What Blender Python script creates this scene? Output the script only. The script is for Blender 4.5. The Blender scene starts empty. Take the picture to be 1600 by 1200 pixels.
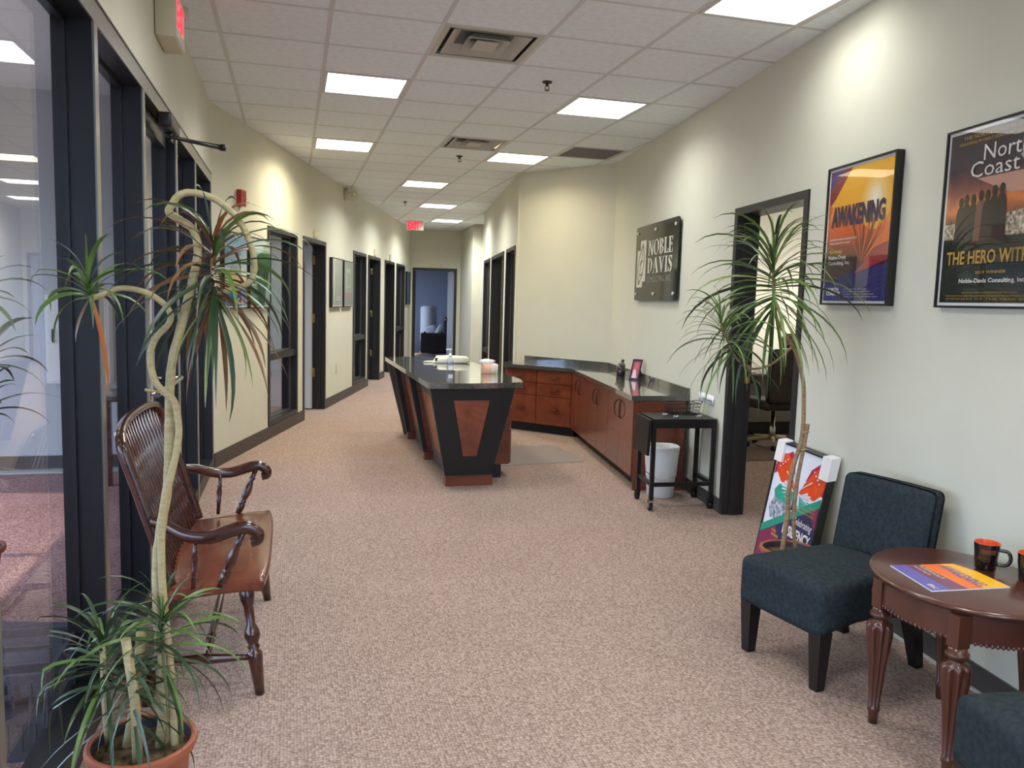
import bpy, bmesh, math, random
from mathutils import Vector, Matrix

# ------------------------------------------------------------------ camera, world, sun, exposure
scene = bpy.context.scene
COL = scene.collection
CAM_H = 1.475
F_PX, YAW, PITCH, ROLL = 1260.8, -0.2682, 0.1029, 0.0284
_cy, _sy, _cp, _sp = math.cos(YAW), math.sin(YAW), math.cos(PITCH), math.sin(PITCH)
_fw = Vector((-_sy * _cp, _cy * _cp, -_sp)); _r0 = Vector((_cy, _sy, 0)); _u0 = _r0.cross(_fw)
_rt = _r0 * math.cos(ROLL) + _u0 * math.sin(ROLL); _up = _u0 * math.cos(ROLL) - _r0 * math.sin(ROLL)
cd = bpy.data.cameras.new('camera'); cam = bpy.data.objects.new('camera', cd); COL.objects.link(cam)
cd.sensor_fit = 'HORIZONTAL'; cd.sensor_width = 36.0; cd.lens = F_PX / 1600 * 36.0
cd.clip_start = 0.05; cd.clip_end = 300
m4 = Matrix(((_rt.x, _up.x, -_fw.x, 0), (_rt.y, _up.y, -_fw.y, 0), (_rt.z, _up.z, -_fw.z, CAM_H), (0, 0, 0, 1)))
cam.matrix_world = m4
scene.camera = cam

world = bpy.data.worlds.new('world'); scene.world = world; world.use_nodes = True
bg = world.node_tree.nodes['Background']; bg.inputs[0].default_value = (0.54, 0.71, 1.0, 1); bg.inputs[1].default_value = 5.2
sun_d = bpy.data.lights.new('sun', 'SUN'); sun_d.energy = 3.0; sun_d.color = (1.0, 0.88, 0.68); sun_d.angle = 0.01
sun = bpy.data.objects.new('sun', sun_d); COL.objects.link(sun)
sun.rotation_euler = Vector((0.92, -0.12, -1.02)).to_track_quat('-Z', 'Y').to_euler(); sun.location = (-8, -6, 8)
PANEL = 3.0                        # emission of the ceiling light diffusers
scene.view_settings.view_transform = 'Standard'; scene.view_settings.look = 'None'
scene.view_settings.exposure = 0.40; scene.view_settings.gamma = 1.0
scene.view_settings.use_curve_mapping = False
random.seed(7)
R = random.uniform

# ------------------------------------------------------------------ materials
def srgb(r, g, b):
    f = lambda c: (c / 255 / 12.92) if c / 255 <= 0.04045 else ((c / 255 + 0.055) / 1.055) ** 2.4
    return (f(r), f(g), f(b), 1)
class NT:
    def __init__(s, name):
        s.m = bpy.data.materials.new(name); s.m.use_nodes = True; s.t = s.m.node_tree; s.n = s.t.nodes; s.l = s.t.links
        s.p = s.n['Principled BSDF']
    def add(s, typ, **kw):
        x = s.n.new(typ)
        for k, v in kw.items(): setattr(x, k, v)
        return x
    def link(s, a, b): s.l.new(a, b)
    def coord(s, out='Object', scale=None):
        c = s.add('ShaderNodeTexCoord')
        if scale is None: return c.outputs[out]
        mp = s.add('ShaderNodeMapping'); mp.inputs['Scale'].default_value = scale
        s.link(c.outputs[out], mp.inputs[0]); return mp.outputs[0]
    def ramp(s, fac, stops):
        r = s.add('ShaderNodeValToRGB'); e = r.color_ramp.elements
        while len(e) < len(stops): e.new(0.5)
        for el, (p, c) in zip(e, stops): el.position = p; el.color = c
        s.link(fac, r.inputs[0]); return r.outputs[0]
def mat(name, c, rough=0.5, metal=0.0, var=0.0, vscale=8.0, bump=0.0, bscale=60.0, coat=0.0, spec=0.5, stretch=(1, 1, 1), c2=None):
    t = NT(name); p = t.p
    p.inputs['Base Color'].default_value = c; p.inputs['Roughness'].default_value = rough
    p.inputs['Metallic'].default_value = metal; p.inputs['Coat Weight'].default_value = coat
    p.inputs['Coat Roughness'].default_value = 0.06; p.inputs['Specular IOR Level'].default_value = spec
    if var or c2:
        n = t.add('ShaderNodeTexNoise'); n.inputs['Scale'].default_value = vscale; n.inputs['Detail'].default_value = 5
        t.link(t.coord('Object', stretch), n.inputs['Vector'])
        lo = tuple(x * (1 - var) for x in c[:3]) + (1,); hi = c2 or tuple(min(1, x * (1 + var)) for x in c[:3]) + (1,)
        t.link(t.ramp(n.outputs[0], [(0.32, lo), (0.68, hi)]), p.inputs['Base Color'])
    if bump:
        n = t.add('ShaderNodeTexNoise'); n.inputs['Scale'].default_value = bscale; n.inputs['Detail'].default_value = 3
        t.link(t.coord('Object'), n.inputs['Vector'])
        b = t.add('ShaderNodeBump'); b.inputs['Strength'].default_value = bump; b.inputs['Distance'].default_value = 0.003
        t.link(n.outputs[0], b.inputs['Height']); t.link(b.outputs[0], p.inputs['Normal'])
    return t.m
def emit(name, c, s):
    t = NT(name); t.p.inputs['Base Color'].default_value = c
    t.p.inputs['Emission Color'].default_value = c; t.p.inputs['Emission Strength'].default_value = s
    return t.m
def glass_mat(name, tint=(1, 1, 1, 1), base=0.04, rough=0.0):
    t = NT(name); t.n.remove(t.p); out = t.n['Material Output']
    g = t.add('ShaderNodeNewGeometry'); d = t.add('ShaderNodeVectorMath', operation='DOT_PRODUCT')
    t.link(g.outputs['Incoming'], d.inputs[0]); t.link(g.outputs['Normal'], d.inputs[1])
    a = t.add('ShaderNodeMath', operation='ABSOLUTE'); t.link(d.outputs['Value'], a.inputs[0])
    s = t.add('ShaderNodeMath', operation='SUBTRACT'); s.inputs[0].default_value = 1; t.link(a.outputs[0], s.inputs[1])
    p = t.add('ShaderNodeMath', operation='POWER'); t.link(s.outputs[0], p.inputs[0]); p.inputs[1].default_value = 5
    m = t.add('ShaderNodeMath', operation='MULTIPLY_ADD'); t.link(p.outputs[0], m.inputs[0]); m.inputs[1].default_value = 1 - base; m.inputs[2].default_value = base
    tr = t.add('ShaderNodeBsdfTransparent'); tr.inputs[0].default_value = tint
    gl = t.add('ShaderNodeBsdfGlossy'); gl.inputs['Roughness'].default_value = rough
    mx = t.add('ShaderNodeMixShader'); t.link(m.outputs[0], mx.inputs[0]); t.link(tr.outputs[0], mx.inputs[1]); t.link(gl.outputs[0], mx.inputs[2])
    t.link(mx.outputs[0], out.inputs[0]); return t.m
def carpet_mat(name, c1, c2, size=0.011):
    t = NT(name); p = t.p; v = t.coord('Object')
    w1 = t.add('ShaderNodeTexVoronoi'); w1.inputs['Scale'].default_value = 1 / size; w1.inputs['Randomness'].default_value = 0.42
    mp = t.add('ShaderNodeMapping'); mp.inputs['Scale'].default_value = (1, 0.75, 1); t.link(v, mp.inputs[0]); t.link(mp.outputs[0], w1.inputs['Vector'])
    n = t.add('ShaderNodeTexNoise'); n.inputs['Scale'].default_value = 95; n.inputs['Detail'].default_value = 4; t.link(v, n.inputs['Vector'])
    mx = t.add('ShaderNodeMath', operation='MULTIPLY_ADD'); t.link(w1.outputs['Distance'], mx.inputs[0]); mx.inputs[1].default_value = -0.75; t.link(n.outputs[0], mx.inputs[2])
    sep = t.add('ShaderNodeSeparateColor'); t.link(w1.outputs['Color'], sep.inputs[0])
    ad = t.add('ShaderNodeMath', operation='MULTIPLY_ADD'); t.link(sep.outputs[0], ad.inputs[0]); ad.inputs[1].default_value = 0.28; t.link(mx.outputs[0], ad.inputs[2])
    big = t.add('ShaderNodeTexNoise'); big.inputs['Scale'].default_value = 1.4; big.inputs['Detail'].default_value = 3; t.link(v, big.inputs['Vector'])
    ad2 = t.add('ShaderNodeMath', operation='MULTIPLY_ADD'); t.link(big.outputs[0], ad2.inputs[0]); ad2.inputs[1].default_value = 0.16; t.link(ad.outputs[0], ad2.inputs[2])
    t.link(t.ramp(ad2.outputs[0], [(0.05, c1), (0.72, c2)]), p.inputs['Base Color'])
    b = t.add('ShaderNodeBump'); b.inputs['Strength'].default_value = 0.7; b.inputs['Distance'].default_value = 0.004
    t.link(mx.outputs[0], b.inputs['Height']); t.link(b.outputs[0], p.inputs['Normal'])
    p.inputs['Roughness'].default_value = 0.95; p.inputs['Specular IOR Level'].default_value = 0.1
    return t.m
def granite_mat(name):
    t = NT(name); p = t.p; v = t.coord('Object')
    n = t.add('ShaderNodeTexNoise'); n.inputs['Scale'].default_value = 160; n.inputs['Detail'].default_value = 6; n.inputs['Roughness'].default_value = 0.75; t.link(v, n.inputs['Vector'])
    t.link(t.ramp(n.outputs[0], [(0.38, srgb(36, 36, 34)), (0.52, srgb(78, 76, 68)), (0.66, srgb(138, 134, 120))]), p.inputs['Base Color'])
    p.inputs['Roughness'].default_value = 0.16; p.inputs['Specular IOR Level'].default_value = 0.8; p.inputs['Coat Weight'].default_value = 1; p.inputs['Coat Roughness'].default_value = 0.03
    return t.m
def wood_mat(name, c1, c2, rough=0.3, coat=0.5, scale=3.0, stretch=(1, 1, 6)):
    t = NT(name); p = t.p
    n = t.add('ShaderNodeTexNoise'); n.inputs['Scale'].default_value = scale; n.inputs['Detail'].default_value = 7; n.inputs['Distortion'].default_value = 1.2
    t.link(t.coord('Object', stretch), n.inputs['Vector'])
    t.link(t.ramp(n.outputs[0], [(0.3, c1), (0.7, c2)]), p.inputs['Base Color'])
    p.inputs['Roughness'].default_value = rough; p.inputs['Coat Weight'].default_value = coat; p.inputs['Coat Roughness'].default_value = 0.12
    return t.m
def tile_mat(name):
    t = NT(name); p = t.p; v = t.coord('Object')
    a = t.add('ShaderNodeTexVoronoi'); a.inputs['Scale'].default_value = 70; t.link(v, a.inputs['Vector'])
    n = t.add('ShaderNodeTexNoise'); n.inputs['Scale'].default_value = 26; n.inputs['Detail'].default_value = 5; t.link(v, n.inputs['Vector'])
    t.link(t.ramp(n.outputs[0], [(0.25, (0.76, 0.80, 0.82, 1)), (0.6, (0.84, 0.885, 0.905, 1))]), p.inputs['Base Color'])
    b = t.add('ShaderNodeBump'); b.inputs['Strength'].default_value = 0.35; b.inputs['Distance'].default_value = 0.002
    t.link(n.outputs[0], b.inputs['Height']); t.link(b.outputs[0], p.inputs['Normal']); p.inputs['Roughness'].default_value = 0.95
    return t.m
def ramp_mat(name, stops, axis=2, z0=0.0, z1=1.0, noise=0.0, nscale=6.0, rough=0.5):
    """print whose colour runs along one object axis between z0 and z1 (a printed gradient)"""
    t = NT(name); s = t.add('ShaderNodeSeparateXYZ'); t.link(t.coord('Object'), s.inputs[0])
    mr = t.add('ShaderNodeMapRange'); mr.inputs[1].default_value = z0; mr.inputs[2].default_value = z1; t.link(s.outputs[axis], mr.inputs[0])
    fac = mr.outputs[0]
    if noise:
        n = t.add('ShaderNodeTexNoise'); n.inputs['Scale'].default_value = nscale; n.inputs['Detail'].default_value = 5; t.link(t.coord('Object'), n.inputs['Vector'])
        ma = t.add('ShaderNodeMath', operation='MULTIPLY_ADD'); sb = t.add('ShaderNodeMath', operation='SUBTRACT'); t.link(n.outputs[0], sb.inputs[0]); sb.inputs[1].default_value = 0.5
        t.link(sb.outputs[0], ma.inputs[0]); ma.inputs[1].default_value = noise; t.link(fac, ma.inputs[2]); fac = ma.outputs[0]
    t.link(t.ramp(fac, stops), t.p.inputs['Base Color']); t.p.inputs['Roughness'].default_value = rough
    return t.m

M_WALL = mat('wall_paint', srgb(211, 209, 190), 0.85, var=0.02, vscale=3, bump=0.06, bscale=220)
M_VWALL = mat('vestibule_paint', srgb(196, 198, 200), 0.85, var=0.02, vscale=2)
M_OWALL = mat('office_paint', srgb(212, 209, 198), 0.85, var=0.02, vscale=2)
M_FRAME = mat('black_frame', srgb(37, 36, 38), 0.42, spec=0.45)
M_STORE = mat('storefront_metal', srgb(25, 26, 30), 0.36, metal=0.1, spec=0.45)
M_SHEEN = mat('storefront_sheen_metal', srgb(168, 166, 158), 0.3, metal=0.85)  # paler copy of the storefront metal; its grazing sheen is put into the colour
M_BASE = mat('baseboard_vinyl', srgb(72, 66, 62), 0.5)
M_CARPET = carpet_mat('carpet', srgb(128, 106, 95), srgb(191, 168, 155))
M_VCARPET = carpet_mat('vestibule_carpet', srgb(120, 88, 88), srgb(196, 160, 158))
M_OMAT = carpet_mat('office_mat', srgb(92, 78, 72), srgb(140, 122, 114))
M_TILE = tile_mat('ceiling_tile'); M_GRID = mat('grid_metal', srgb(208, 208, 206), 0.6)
M_LITE = emit('light_diffuser', (0.97, 0.985, 0.97, 1), PANEL); M_LITEW = emit('light_diffuser_warm', (1.0, 0.90, 0.66, 1), PANEL)
M_WHITE = mat('white_metal', srgb(205, 203, 198), 0.45); M_DIFF = mat('diffuser_metal', srgb(186, 182, 170), 0.4)
M_DUCT = mat('duct_dark', srgb(92, 94, 90), 0.6); M_GRILLE = mat('return_grille', srgb(124, 122, 126), 0.6)
M_GLASS = glass_mat('clear_glass'); M_PGLASS = glass_mat('picture_glass', base=0.035)
M_OGLASS = glass_mat('office_window_glass', tint=(0.82, 0.86, 0.92, 1), base=0.05)
M_GRAN = granite_mat('granite')
M_CHERRY = wood_mat('cherry_wood', srgb(98, 46, 30), srgb(128, 66, 43), 0.32, 0.4, 2.2)
M_MAPLE = wood_mat('cherry_panel', srgb(150, 80, 46), srgb(186, 112, 68), 0.32, 0.4, 2.2)
M_BURL = wood_mat('cherry_burl', srgb(104, 50, 33), srgb(140, 76, 50), 0.3, 0.4, 5.0, (1, 1, 1))
M_BLACK = mat('black_laminate', srgb(17, 15, 17), 0.5, var=0.1, vscale=40)
M_GREYLAM = mat('grey_laminate', srgb(86, 78, 72), 0.45, var=0.06, vscale=30)
M_KICK = mat('toe_kick', srgb(30, 30, 40), 0.5)
M_MAHOG = wood_mat('mahogany', srgb(44, 18, 12), srgb(78, 36, 24), 0.22, 0.6, 3.0)
M_SEATW = wood_mat('mahogany_seat', srgb(92, 44, 28), srgb(124, 66, 42), 0.26, 0.5, 2.4, (5, 1, 1))
M_TABLE = wood_mat('table_wood', srgb(70, 36, 26), srgb(92, 50, 36), 0.28, 0.4, 1.6, (1, 3, 1))
M_TEAL = mat('teal_fabric', srgb(40, 47, 52), 0.95, var=0.14, vscale=60, bump=0.5, bscale=420, spec=0.15, c2=srgb(50, 58, 61))
M_DLEG = mat('dark_leg_wood', srgb(24, 20, 20), 0.35, var=0.1, vscale=12)
M_STEEL = mat('black_steel', srgb(24, 23, 23), 0.38, metal=0.2, spec=0.5)
M_CHROME = mat('chrome', srgb(200, 200, 200), 0.2, metal=1.0); M_RUB = mat('black_rubber', srgb(18, 18, 18), 0.6)
M_BRASS = mat('brass', srgb(168, 146, 92), 0.35, metal=0.7); M_BRONZE = mat('bronze_handle', srgb(96, 56, 44), 0.3, metal=0.6)
M_BAG = mat('white_plastic', srgb(232, 231, 226), 0.42, var=0.03, vscale=14)
M_TERRA = mat('terracotta_plastic', srgb(160, 90, 64), 0.5, var=0.08, vscale=9)
M_TERRAIN = mat('pot_inside', srgb(60, 56, 70), 0.5)
M_SOIL = mat('soil', srgb(52, 40, 26), 0.95, c2=srgb(120, 98, 62), vscale=30, bump=1.0, bscale=60, var=0.3)
M_STALK = mat('stalk_bark', srgb(196, 184, 140), 0.7, c2=srgb(168, 150, 104), vscale=30, stretch=(1, 1, 4), var=0.1, bump=0.4, bscale=120)
M_STALK2 = mat('stalk_bark_brown', srgb(170, 140, 104), 0.75, c2=srgb(132, 104, 72), vscale=26, stretch=(1, 1, 3), var=0.1, bump=0.4, bscale=90)
M_LEAF = [mat('leaf_green', srgb(88, 118, 54), 0.38, var=0.25, vscale=16), mat('leaf_dark', srgb(52, 72, 42), 0.36, var=0.2, vscale=14), mat('leaf_pale', srgb(132, 150, 86), 0.4, var=0.2, vscale=14)]
M_LEAFR = mat('leaf_bronze', srgb(110, 78, 44), 0.42, var=0.3, vscale=14); M_LEAFO = mat('leaf_dry', srgb(176, 98, 44), 0.55, var=0.2, vscale=12)
M_PAPER = mat('white_paper', srgb(234, 232, 228), 0.6); M_INKW = mat('ink_white', srgb(236, 232, 226), 0.5); M_INKY = mat('ink_yellow', srgb(226, 178, 60), 0.5)
M_PFRAME = mat('picture_frame_black', srgb(20, 19, 20), 0.35)
M_RED = mat('alarm_red', srgb(168, 38, 34), 0.4); M_EXITR = emit('exit_red', (1.0, 0.01, 0.04, 1), 1.6)
M_EXITW = mat('exit_face', srgb(236, 230, 226), 0.5)
M_CREAMP = mat('cream_plastic', srgb(206, 200, 172), 0.45); M_LENS = glass_mat('lamp_lens', base=0.15)
M_PLATE = mat('room_plate', srgb(196, 184, 140), 0.4)
M_CRATE = mat('crate_grey', srgb(64, 66, 78), 0.5); M_SKIRT = mat('pale_strip', srgb(190, 192, 186), 0.5)
M_MAT = mat('chair_mat', srgb(158, 148, 142), 0.32, spec=0.4)
M_ACRYL = mat('sign_acrylic', srgb(30, 29, 26), 0.06, spec=0.35); M_LETTER = mat('sign_letter', srgb(216, 210, 190), 0.45)
M_MUG = mat('mug_black', srgb(20, 16, 16), 0.18, coat=0.5); M_MUGO = mat('mug_orange', srgb(214, 74, 28), 0.3); M_MUGP = mat('mug_print', srgb(92, 46, 28), 0.35)

# ------------------------------------------------------------------ mesh building
MSH = {}
class MB:
    def __init__(s): s.v, s.f, s.m, s.sm = [], [], [], []
    def quad(s, *p, m=0, smooth=False):
        i = len(s.v); s.v += [tuple(q) for q in p]; s.f.append(tuple(range(i, i + len(p)))); s.m.append(m); s.sm.append(smooth); return s
    def hexa(s, p, m=0):
        """8 corners: bottom ring 0-3, top ring 4-7"""
        i = len(s.v); s.v += [tuple(q) for q in p]
        for f in ((3, 2, 1, 0), (4, 5, 6, 7), (0, 1, 5, 4), (1, 2, 6, 5), (2, 3, 7, 6), (3, 0, 4, 7)):
            s.f.append(tuple(i + k for k in f)); s.m.append(m); s.sm.append(False)
        return s
    def box(s, a, b, m=0):
        (x0, y0, z0), (x1, y1, z1) = a, b
        if x0 > x1: x0, x1 = x1, x0
        if y0 > y1: y0, y1 = y1, y0
        if z0 > z1: z0, z1 = z1, z0
        return s.hexa([(x0, y0, z0), (x1, y0, z0), (x1, y1, z0), (x0, y1, z0), (x0, y0, z1), (x1, y0, z1), (x1, y1, z1), (x0, y1, z1)], m)
    def prism(s, poly, z0, z1, m=0):
        n = len(poly); i = len(s.v)
        s.v += [(x, y, z0) for x, y in poly] + [(x, y, z1) for x, y in poly]
        ar = sum(poly[k][0] * poly[(k + 1) % n][1] - poly[(k + 1) % n][0] * poly[k][1] for k in range(n))
        up = list(range(n)) if ar > 0 else list(range(n - 1, -1, -1))
        s.f.append(tuple(i + n + k for k in up)); s.f.append(tuple(i + k for k in reversed(up))); s.m += [m, m]; s.sm += [False, False]
        for k in range(n):
            a, b = up[k], up[(k + 1) % n]; s.f.append((i + a, i + b, i + n + b, i + n + a)); s.m.append(m); s.sm.append(False)
        return s
    def slab(s, pts, off, m=0):
        """planar polygon of 3-D points extruded by vector off"""
        n = len(pts); i = len(s.v); o = Vector(off); pts = [Vector(p) for p in pts]
        nr = Vector((0, 0, 0))
        for k in range(n): nr += pts[k].cross(pts[(k + 1) % n])
        if nr.dot(o) < 0: pts.reverse()
        s.v += [tuple(p) for p in pts] + [tuple(p + o) for p in pts]
        s.f.append(tuple(i + n + k for k in range(n))); s.f.append(tuple(i + k for k in range(n - 1, -1, -1))); s.m += [m, m]; s.sm += [False, False]
        for k in range(n):
            b = (k + 1) % n; s.f.append((i + k, i + b, i + n + b, i + n + k)); s.m.append(m); s.sm.append(False)
        return s
    def tube(s, pts, rad, seg=8, m=0, cap=True, flat=1.0):
        pts = [Vector(p) for p in pts]; n = len(pts); rad = rad if isinstance(rad, (list, tuple)) else [rad] * n
        i = len(s.v); ref = None
        for k in range(n):
            d = (pts[min(k + 1, n - 1)] - pts[max(k - 1, 0)]).normalized()
            if ref is None: ref = Vector((0, 0, 1)) if abs(d.z) < 0.9 else Vector((1, 0, 0))
            u = (ref - d * ref.dot(d)).normalized(); w = d.cross(u); ref = u
            for j in range(seg):
                a = 2 * math.pi * j / seg; s.v.append(tuple(pts[k] + (u * math.cos(a) + w * math.sin(a) * flat) * rad[k]))
        for k in range(n - 1):
            for j in range(seg):
                j2 = (j + 1) % seg; s.f.append((i + k * seg + j, i + k * seg + j2, i + (k + 1) * seg + j2, i + (k + 1) * seg + j)); s.m.append(m); s.sm.append(True)
        if cap:
            s.f.append(tuple(i + j for j in range(seg - 1, -1, -1))); s.f.append(tuple(i + (n - 1) * seg + j for j in range(seg))); s.m += [m, m]; s.sm += [False, False]
        return s
    def lathe(s, p0, p1, prof, seg=14, m=0, flute=0, fl=(0, 1), fd=0.1):
        """turn the profile [(t, r)] about the line p0-p1"""
        p0, p1 = Vector(p0), Vector(p1); d = p1 - p0; dn = d.normalized()
        ref = Vector((1, 0, 0)) if abs(dn.x) < 0.9 else Vector((0, 1, 0)); u = (ref - dn * ref.dot(dn)).normalized(); w = dn.cross(u); i = len(s.v); n = len(prof)
        for t, r in prof:
            for j in range(seg):
                a = 2 * math.pi * j / seg; q = r
                if flute and fl[0] < t < fl[1]: q = r * (1 - fd * (0.5 - 0.5 * math.cos(a * flute)))
                s.v.append(tuple(p0 + d * t + (u * math.cos(a) + w * math.sin(a)) * q))
        for k in range(n - 1):
            for j in range(seg):
                j2 = (j + 1) % seg; s.f.append((i + k * seg + j, i + k * seg + j2, i + (k + 1) * seg + j2, i + (k + 1) * seg + j)); s.m.append(m); s.sm.append(True)
        s.f.append(tuple(i + j for j in range(seg - 1, -1, -1))); s.f.append(tuple(i + (n - 1) * seg + j for j in range(seg))); s.m += [m, m]; s.sm += [False, False]
        return s
    def loft(s, rings, m=0, smooth=True, cap=True):
        n = len(rings[0]); i = len(s.v)
        for r in rings: s.v += [tuple(p) for p in r]
        for k in range(len(rings) - 1):
            for j in range(n):
                j2 = (j + 1) % n; s.f.append((i + k * n + j, i + k * n + j2, i + (k + 1) * n + j2, i + (k + 1) * n + j)); s.m.append(m); s.sm.append(smooth)
        if cap:
            s.f.append(tuple(i + j for j in range(n - 1, -1, -1))); s.f.append(tuple(i + (len(rings) - 1) * n + j for j in range(n))); s.m += [m, m]; s.sm += [False, False]
        return s
    def strip(s, lines, m=0, smooth=True):
        """open surface through equally long lines of points"""
        i = len(s.v); n = len(lines[0])
        for l in lines: s.v += [tuple(p) for p in l]
        for k in range(len(lines) - 1):
            for j in range(n - 1):
                s.f.append((i + k * n + j, i + k * n + j + 1, i + (k + 1) * n + j + 1, i + (k + 1) * n + j)); s.m.append(m); s.sm.append(smooth)
        return s
    def bevel_box(s, a, b, r=0.02, seg=3, m=0, fn=None):
        bm = bmesh.new(); bmesh.ops.create_cube(bm, size=1)
        c = [(a[k] + b[k]) / 2 for k in range(3)]; e = [abs(b[k] - a[k]) for k in range(3)]
        for v in bm.verts: v.co = Vector([c[k] + v.co[k] * e[k] for k in range(3)])
        if fn: bmesh.ops.subdivide_edges(bm, edges=bm.edges[:], cuts=4, use_grid_fill=True)
        ed = [x for x in bm.edges if len(x.link_faces) == 2 and x.calc_face_angle(0) > 0.5]
        bmesh.ops.bevel(bm, geom=ed, offset=r, segments=seg, affect='EDGES', profile=0.5)
        i = len(s.v); bm.verts.index_update()
        for v in bm.verts: s.v.append(tuple(fn(v.co) if fn else v.co))
        for f in bm.faces: s.f.append(tuple(i + v.index for v in f.verts)); s.m.append(m); s.sm.append(True)
        bm.free(); return s
    def build(s, name, mats, parent=None, smooth_angle=None, **props):
        mats = mats if isinstance(mats, (list, tuple)) else [mats]
        loc = Vector(parent['_loc']) if parent is not None else (Vector(props.pop('loc')) if 'loc' in props else Vector((0, 0, 0)))
        me = bpy.data.meshes.new(name); me.from_pydata([tuple(Vector(v) - loc) for v in s.v], [], s.f)
        for x in mats: me.materials.append(x)
        me.polygons.foreach_set('material_index', s.m); me.polygons.foreach_set('use_smooth', s.sm); me.update()
        if smooth_angle is not None: me.set_sharp_from_angle(angle=smooth_angle)
        o = bpy.data.objects.new(name, me); COL.objects.link(o)
        if parent is not None: o.parent = parent
        else: o.location = loc
        o['_loc'] = tuple(loc)
        for k, v in props.items(): o[k] = v
        return o

def thing(name, label, cat, loc, group=None, kind=None):
    o = bpy.data.objects.new(name, None); COL.objects.link(o); o.location = loc; o['_loc'] = tuple(loc); o.empty_display_size = 0.1
    o['label'] = label; o['category'] = cat
    if group: o['group'] = group
    if kind: o['kind'] = kind
    return o
def copy_tree(root, delta, label, group=None):
    c = root.copy(); COL.objects.link(c); c.location = root.location + Vector(delta); c['label'] = label
    if group: c['group'] = group
    for ch in root.children:
        d = ch.copy(); COL.objects.link(d); d.parent = c
        for g in ch.children: h = g.copy(); COL.objects.link(h); h.parent = d
    return c
def tag(o, label, cat, group=None, kind=None):
    o['label'] = label; o['category'] = cat
    if group: o['group'] = group
    if kind: o['kind'] = kind
    return o
class WF:
    """frame of a wall: s along it (left to right as one faces it), z up, d out of the wall into the room"""
    def __init__(s, a, b):
        s.a = Vector((a[0], a[1], 0)); v = Vector((b[0] - a[0], b[1] - a[1], 0)); s.len = v.length; s.t = v.normalized(); s.n = Vector((s.t.y, -s.t.x, 0))
    def p(s, x, z, d=0.0): return s.a + s.t * x + s.n * d + Vector((0, 0, z))
    def box(s, b, x0, x1, z0, z1, d0, d1, m=0):
        return b.hexa([s.p(x0, z0, d0), s.p(x0, z0, d1), s.p(x1, z0, d1), s.p(x1, z0, d0), s.p(x0, z1, d0), s.p(x0, z1, d1), s.p(x1, z1, d1), s.p(x1, z1, d0)][::1], m)
    def poly(s, b, pts, d0, d1, m=0): return b.slab([s.p(x, z, d0) for x, z in pts], s.n * (d1 - d0), m)
def wall(name, w, s0, s1, z1, th, openings, m, label):
    b = MB(); x = s0
    for (a, c, za, zb) in sorted(openings):
        if a > x: w.box(b, x, a, 0, z1, -th, 0)
        if za > 0: w.box(b, a, c, 0, za, -th, 0)
        if zb < z1: w.box(b, a, c, zb, z1, -th, 0)
        x = c
    if x < s1: w.box(b, x, s1, 0, z1, -th, 0)
    return tag(b.build(name, m, loc=w.p((s0 + s1) / 2, 0)), label, 'wall', kind='structure')

_txt = {}
def text_polys(s, bold=0.0, shear=0.0):
    k = (s, bold, shear)
    if k in _txt: return _txt[k]
    cu = bpy.data.curves.new('lettering', 'FONT'); cu.body = s; cu.offset = bold; cu.shear = shear; cu.resolution_u = 2; cu.align_x = 'LEFT'
    o = bpy.data.objects.new('lettering', cu); COL.objects.link(o); dg = bpy.context.evaluated_depsgraph_get(); dg.update()
    me = bpy.data.meshes.new_from_object(o.evaluated_get(dg)); vs = [(v.co.x, v.co.y) for v in me.vertices]; fs = [tuple(p.vertices) for p in me.polygons]
    bpy.data.objects.remove(o); bpy.data.curves.remove(cu); bpy.data.meshes.remove(me)
    xs = [v[0] for v in vs]; ys = [v[1] for v in vs]; x0, x1, y0, y1 = min(xs), max(xs), min(ys), max(ys)
    _txt[k] = ([((x - x0) / (x1 - x0), (y - y0) / (y1 - y0)) for x, y in vs], fs, (x1 - x0) / (y1 - y0)); return _txt[k]
def text_on(b, s, fn, x0, x1, z0, z1, m=0, bold=0.0, shear=0.0, slope=0.0):
    """letters filling the rectangle x0-x1, z0-z1 of the surface fn(x, z) -> 3-D point"""
    vs, fs, _ = text_polys(s, bold, shear); i = len(b.v)
    b.v += [tuple(fn(x0 + u * (x1 - x0), z0 + v * (z1 - z0) + slope * u)) for u, v in vs]
    for f in fs: b.f.append(tuple(i + k for k in f)); b.m.append(m); b.sm.append(False)
def catmull(pts, n=6):
    pts = [Vector(p) for p in pts]; out = []
    for k in range(len(pts) - 1):
        p0, p1, p2, p3 = pts[max(k - 1, 0)], pts[k], pts[k + 1], pts[min(k + 2, len(pts) - 1)]
        for j in range(n):
            t = j / n; out.append(0.5 * ((2 * p1) + (p2 - p0) * t + (2 * p0 - 5 * p1 + 4 * p2 - p3) * t * t + (3 * p1 - p0 - 3 * p2 + p3) * t ** 3))
    out.append(pts[-1]); return out
def interp(prof, t):
    for (a, x), (b, y) in zip(prof, prof[1:]):
        if t <= b: return x + (y - x) * (t - a) / max(b - a, 1e-9)
    return prof[-1][1]

# ------------------------------------------------------------------ plan of the place (metres, floor at 0)
H = 2.994; T = 0.6096; GX, GY = -0.4025, 4.6122
SX = -0.63
W_STORE = WF((SX, -2.6), (SX, 7.1)); W_LEFT = WF((SX, 7.1), (2.58, 18.2)); W_FAR = WF((2.56, 18.2), (3.66, 17.94))
W_RIGHT = WF((3.421, 8.374), (1.925, -2.6)); W_ANG = WF((2.632, 9.527), (3.421, 8.374)); W_COR = WF((3.28, 14.08), (2.632, 9.527))
W_PIER = WF((3.60, 16.46), (4.1, 16.3)); W_ALC = WF((3.66, 17.94), (3.60, 16.46)); W_BACK = WF((1.925, -2.6), (SX, -2.6))

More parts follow.
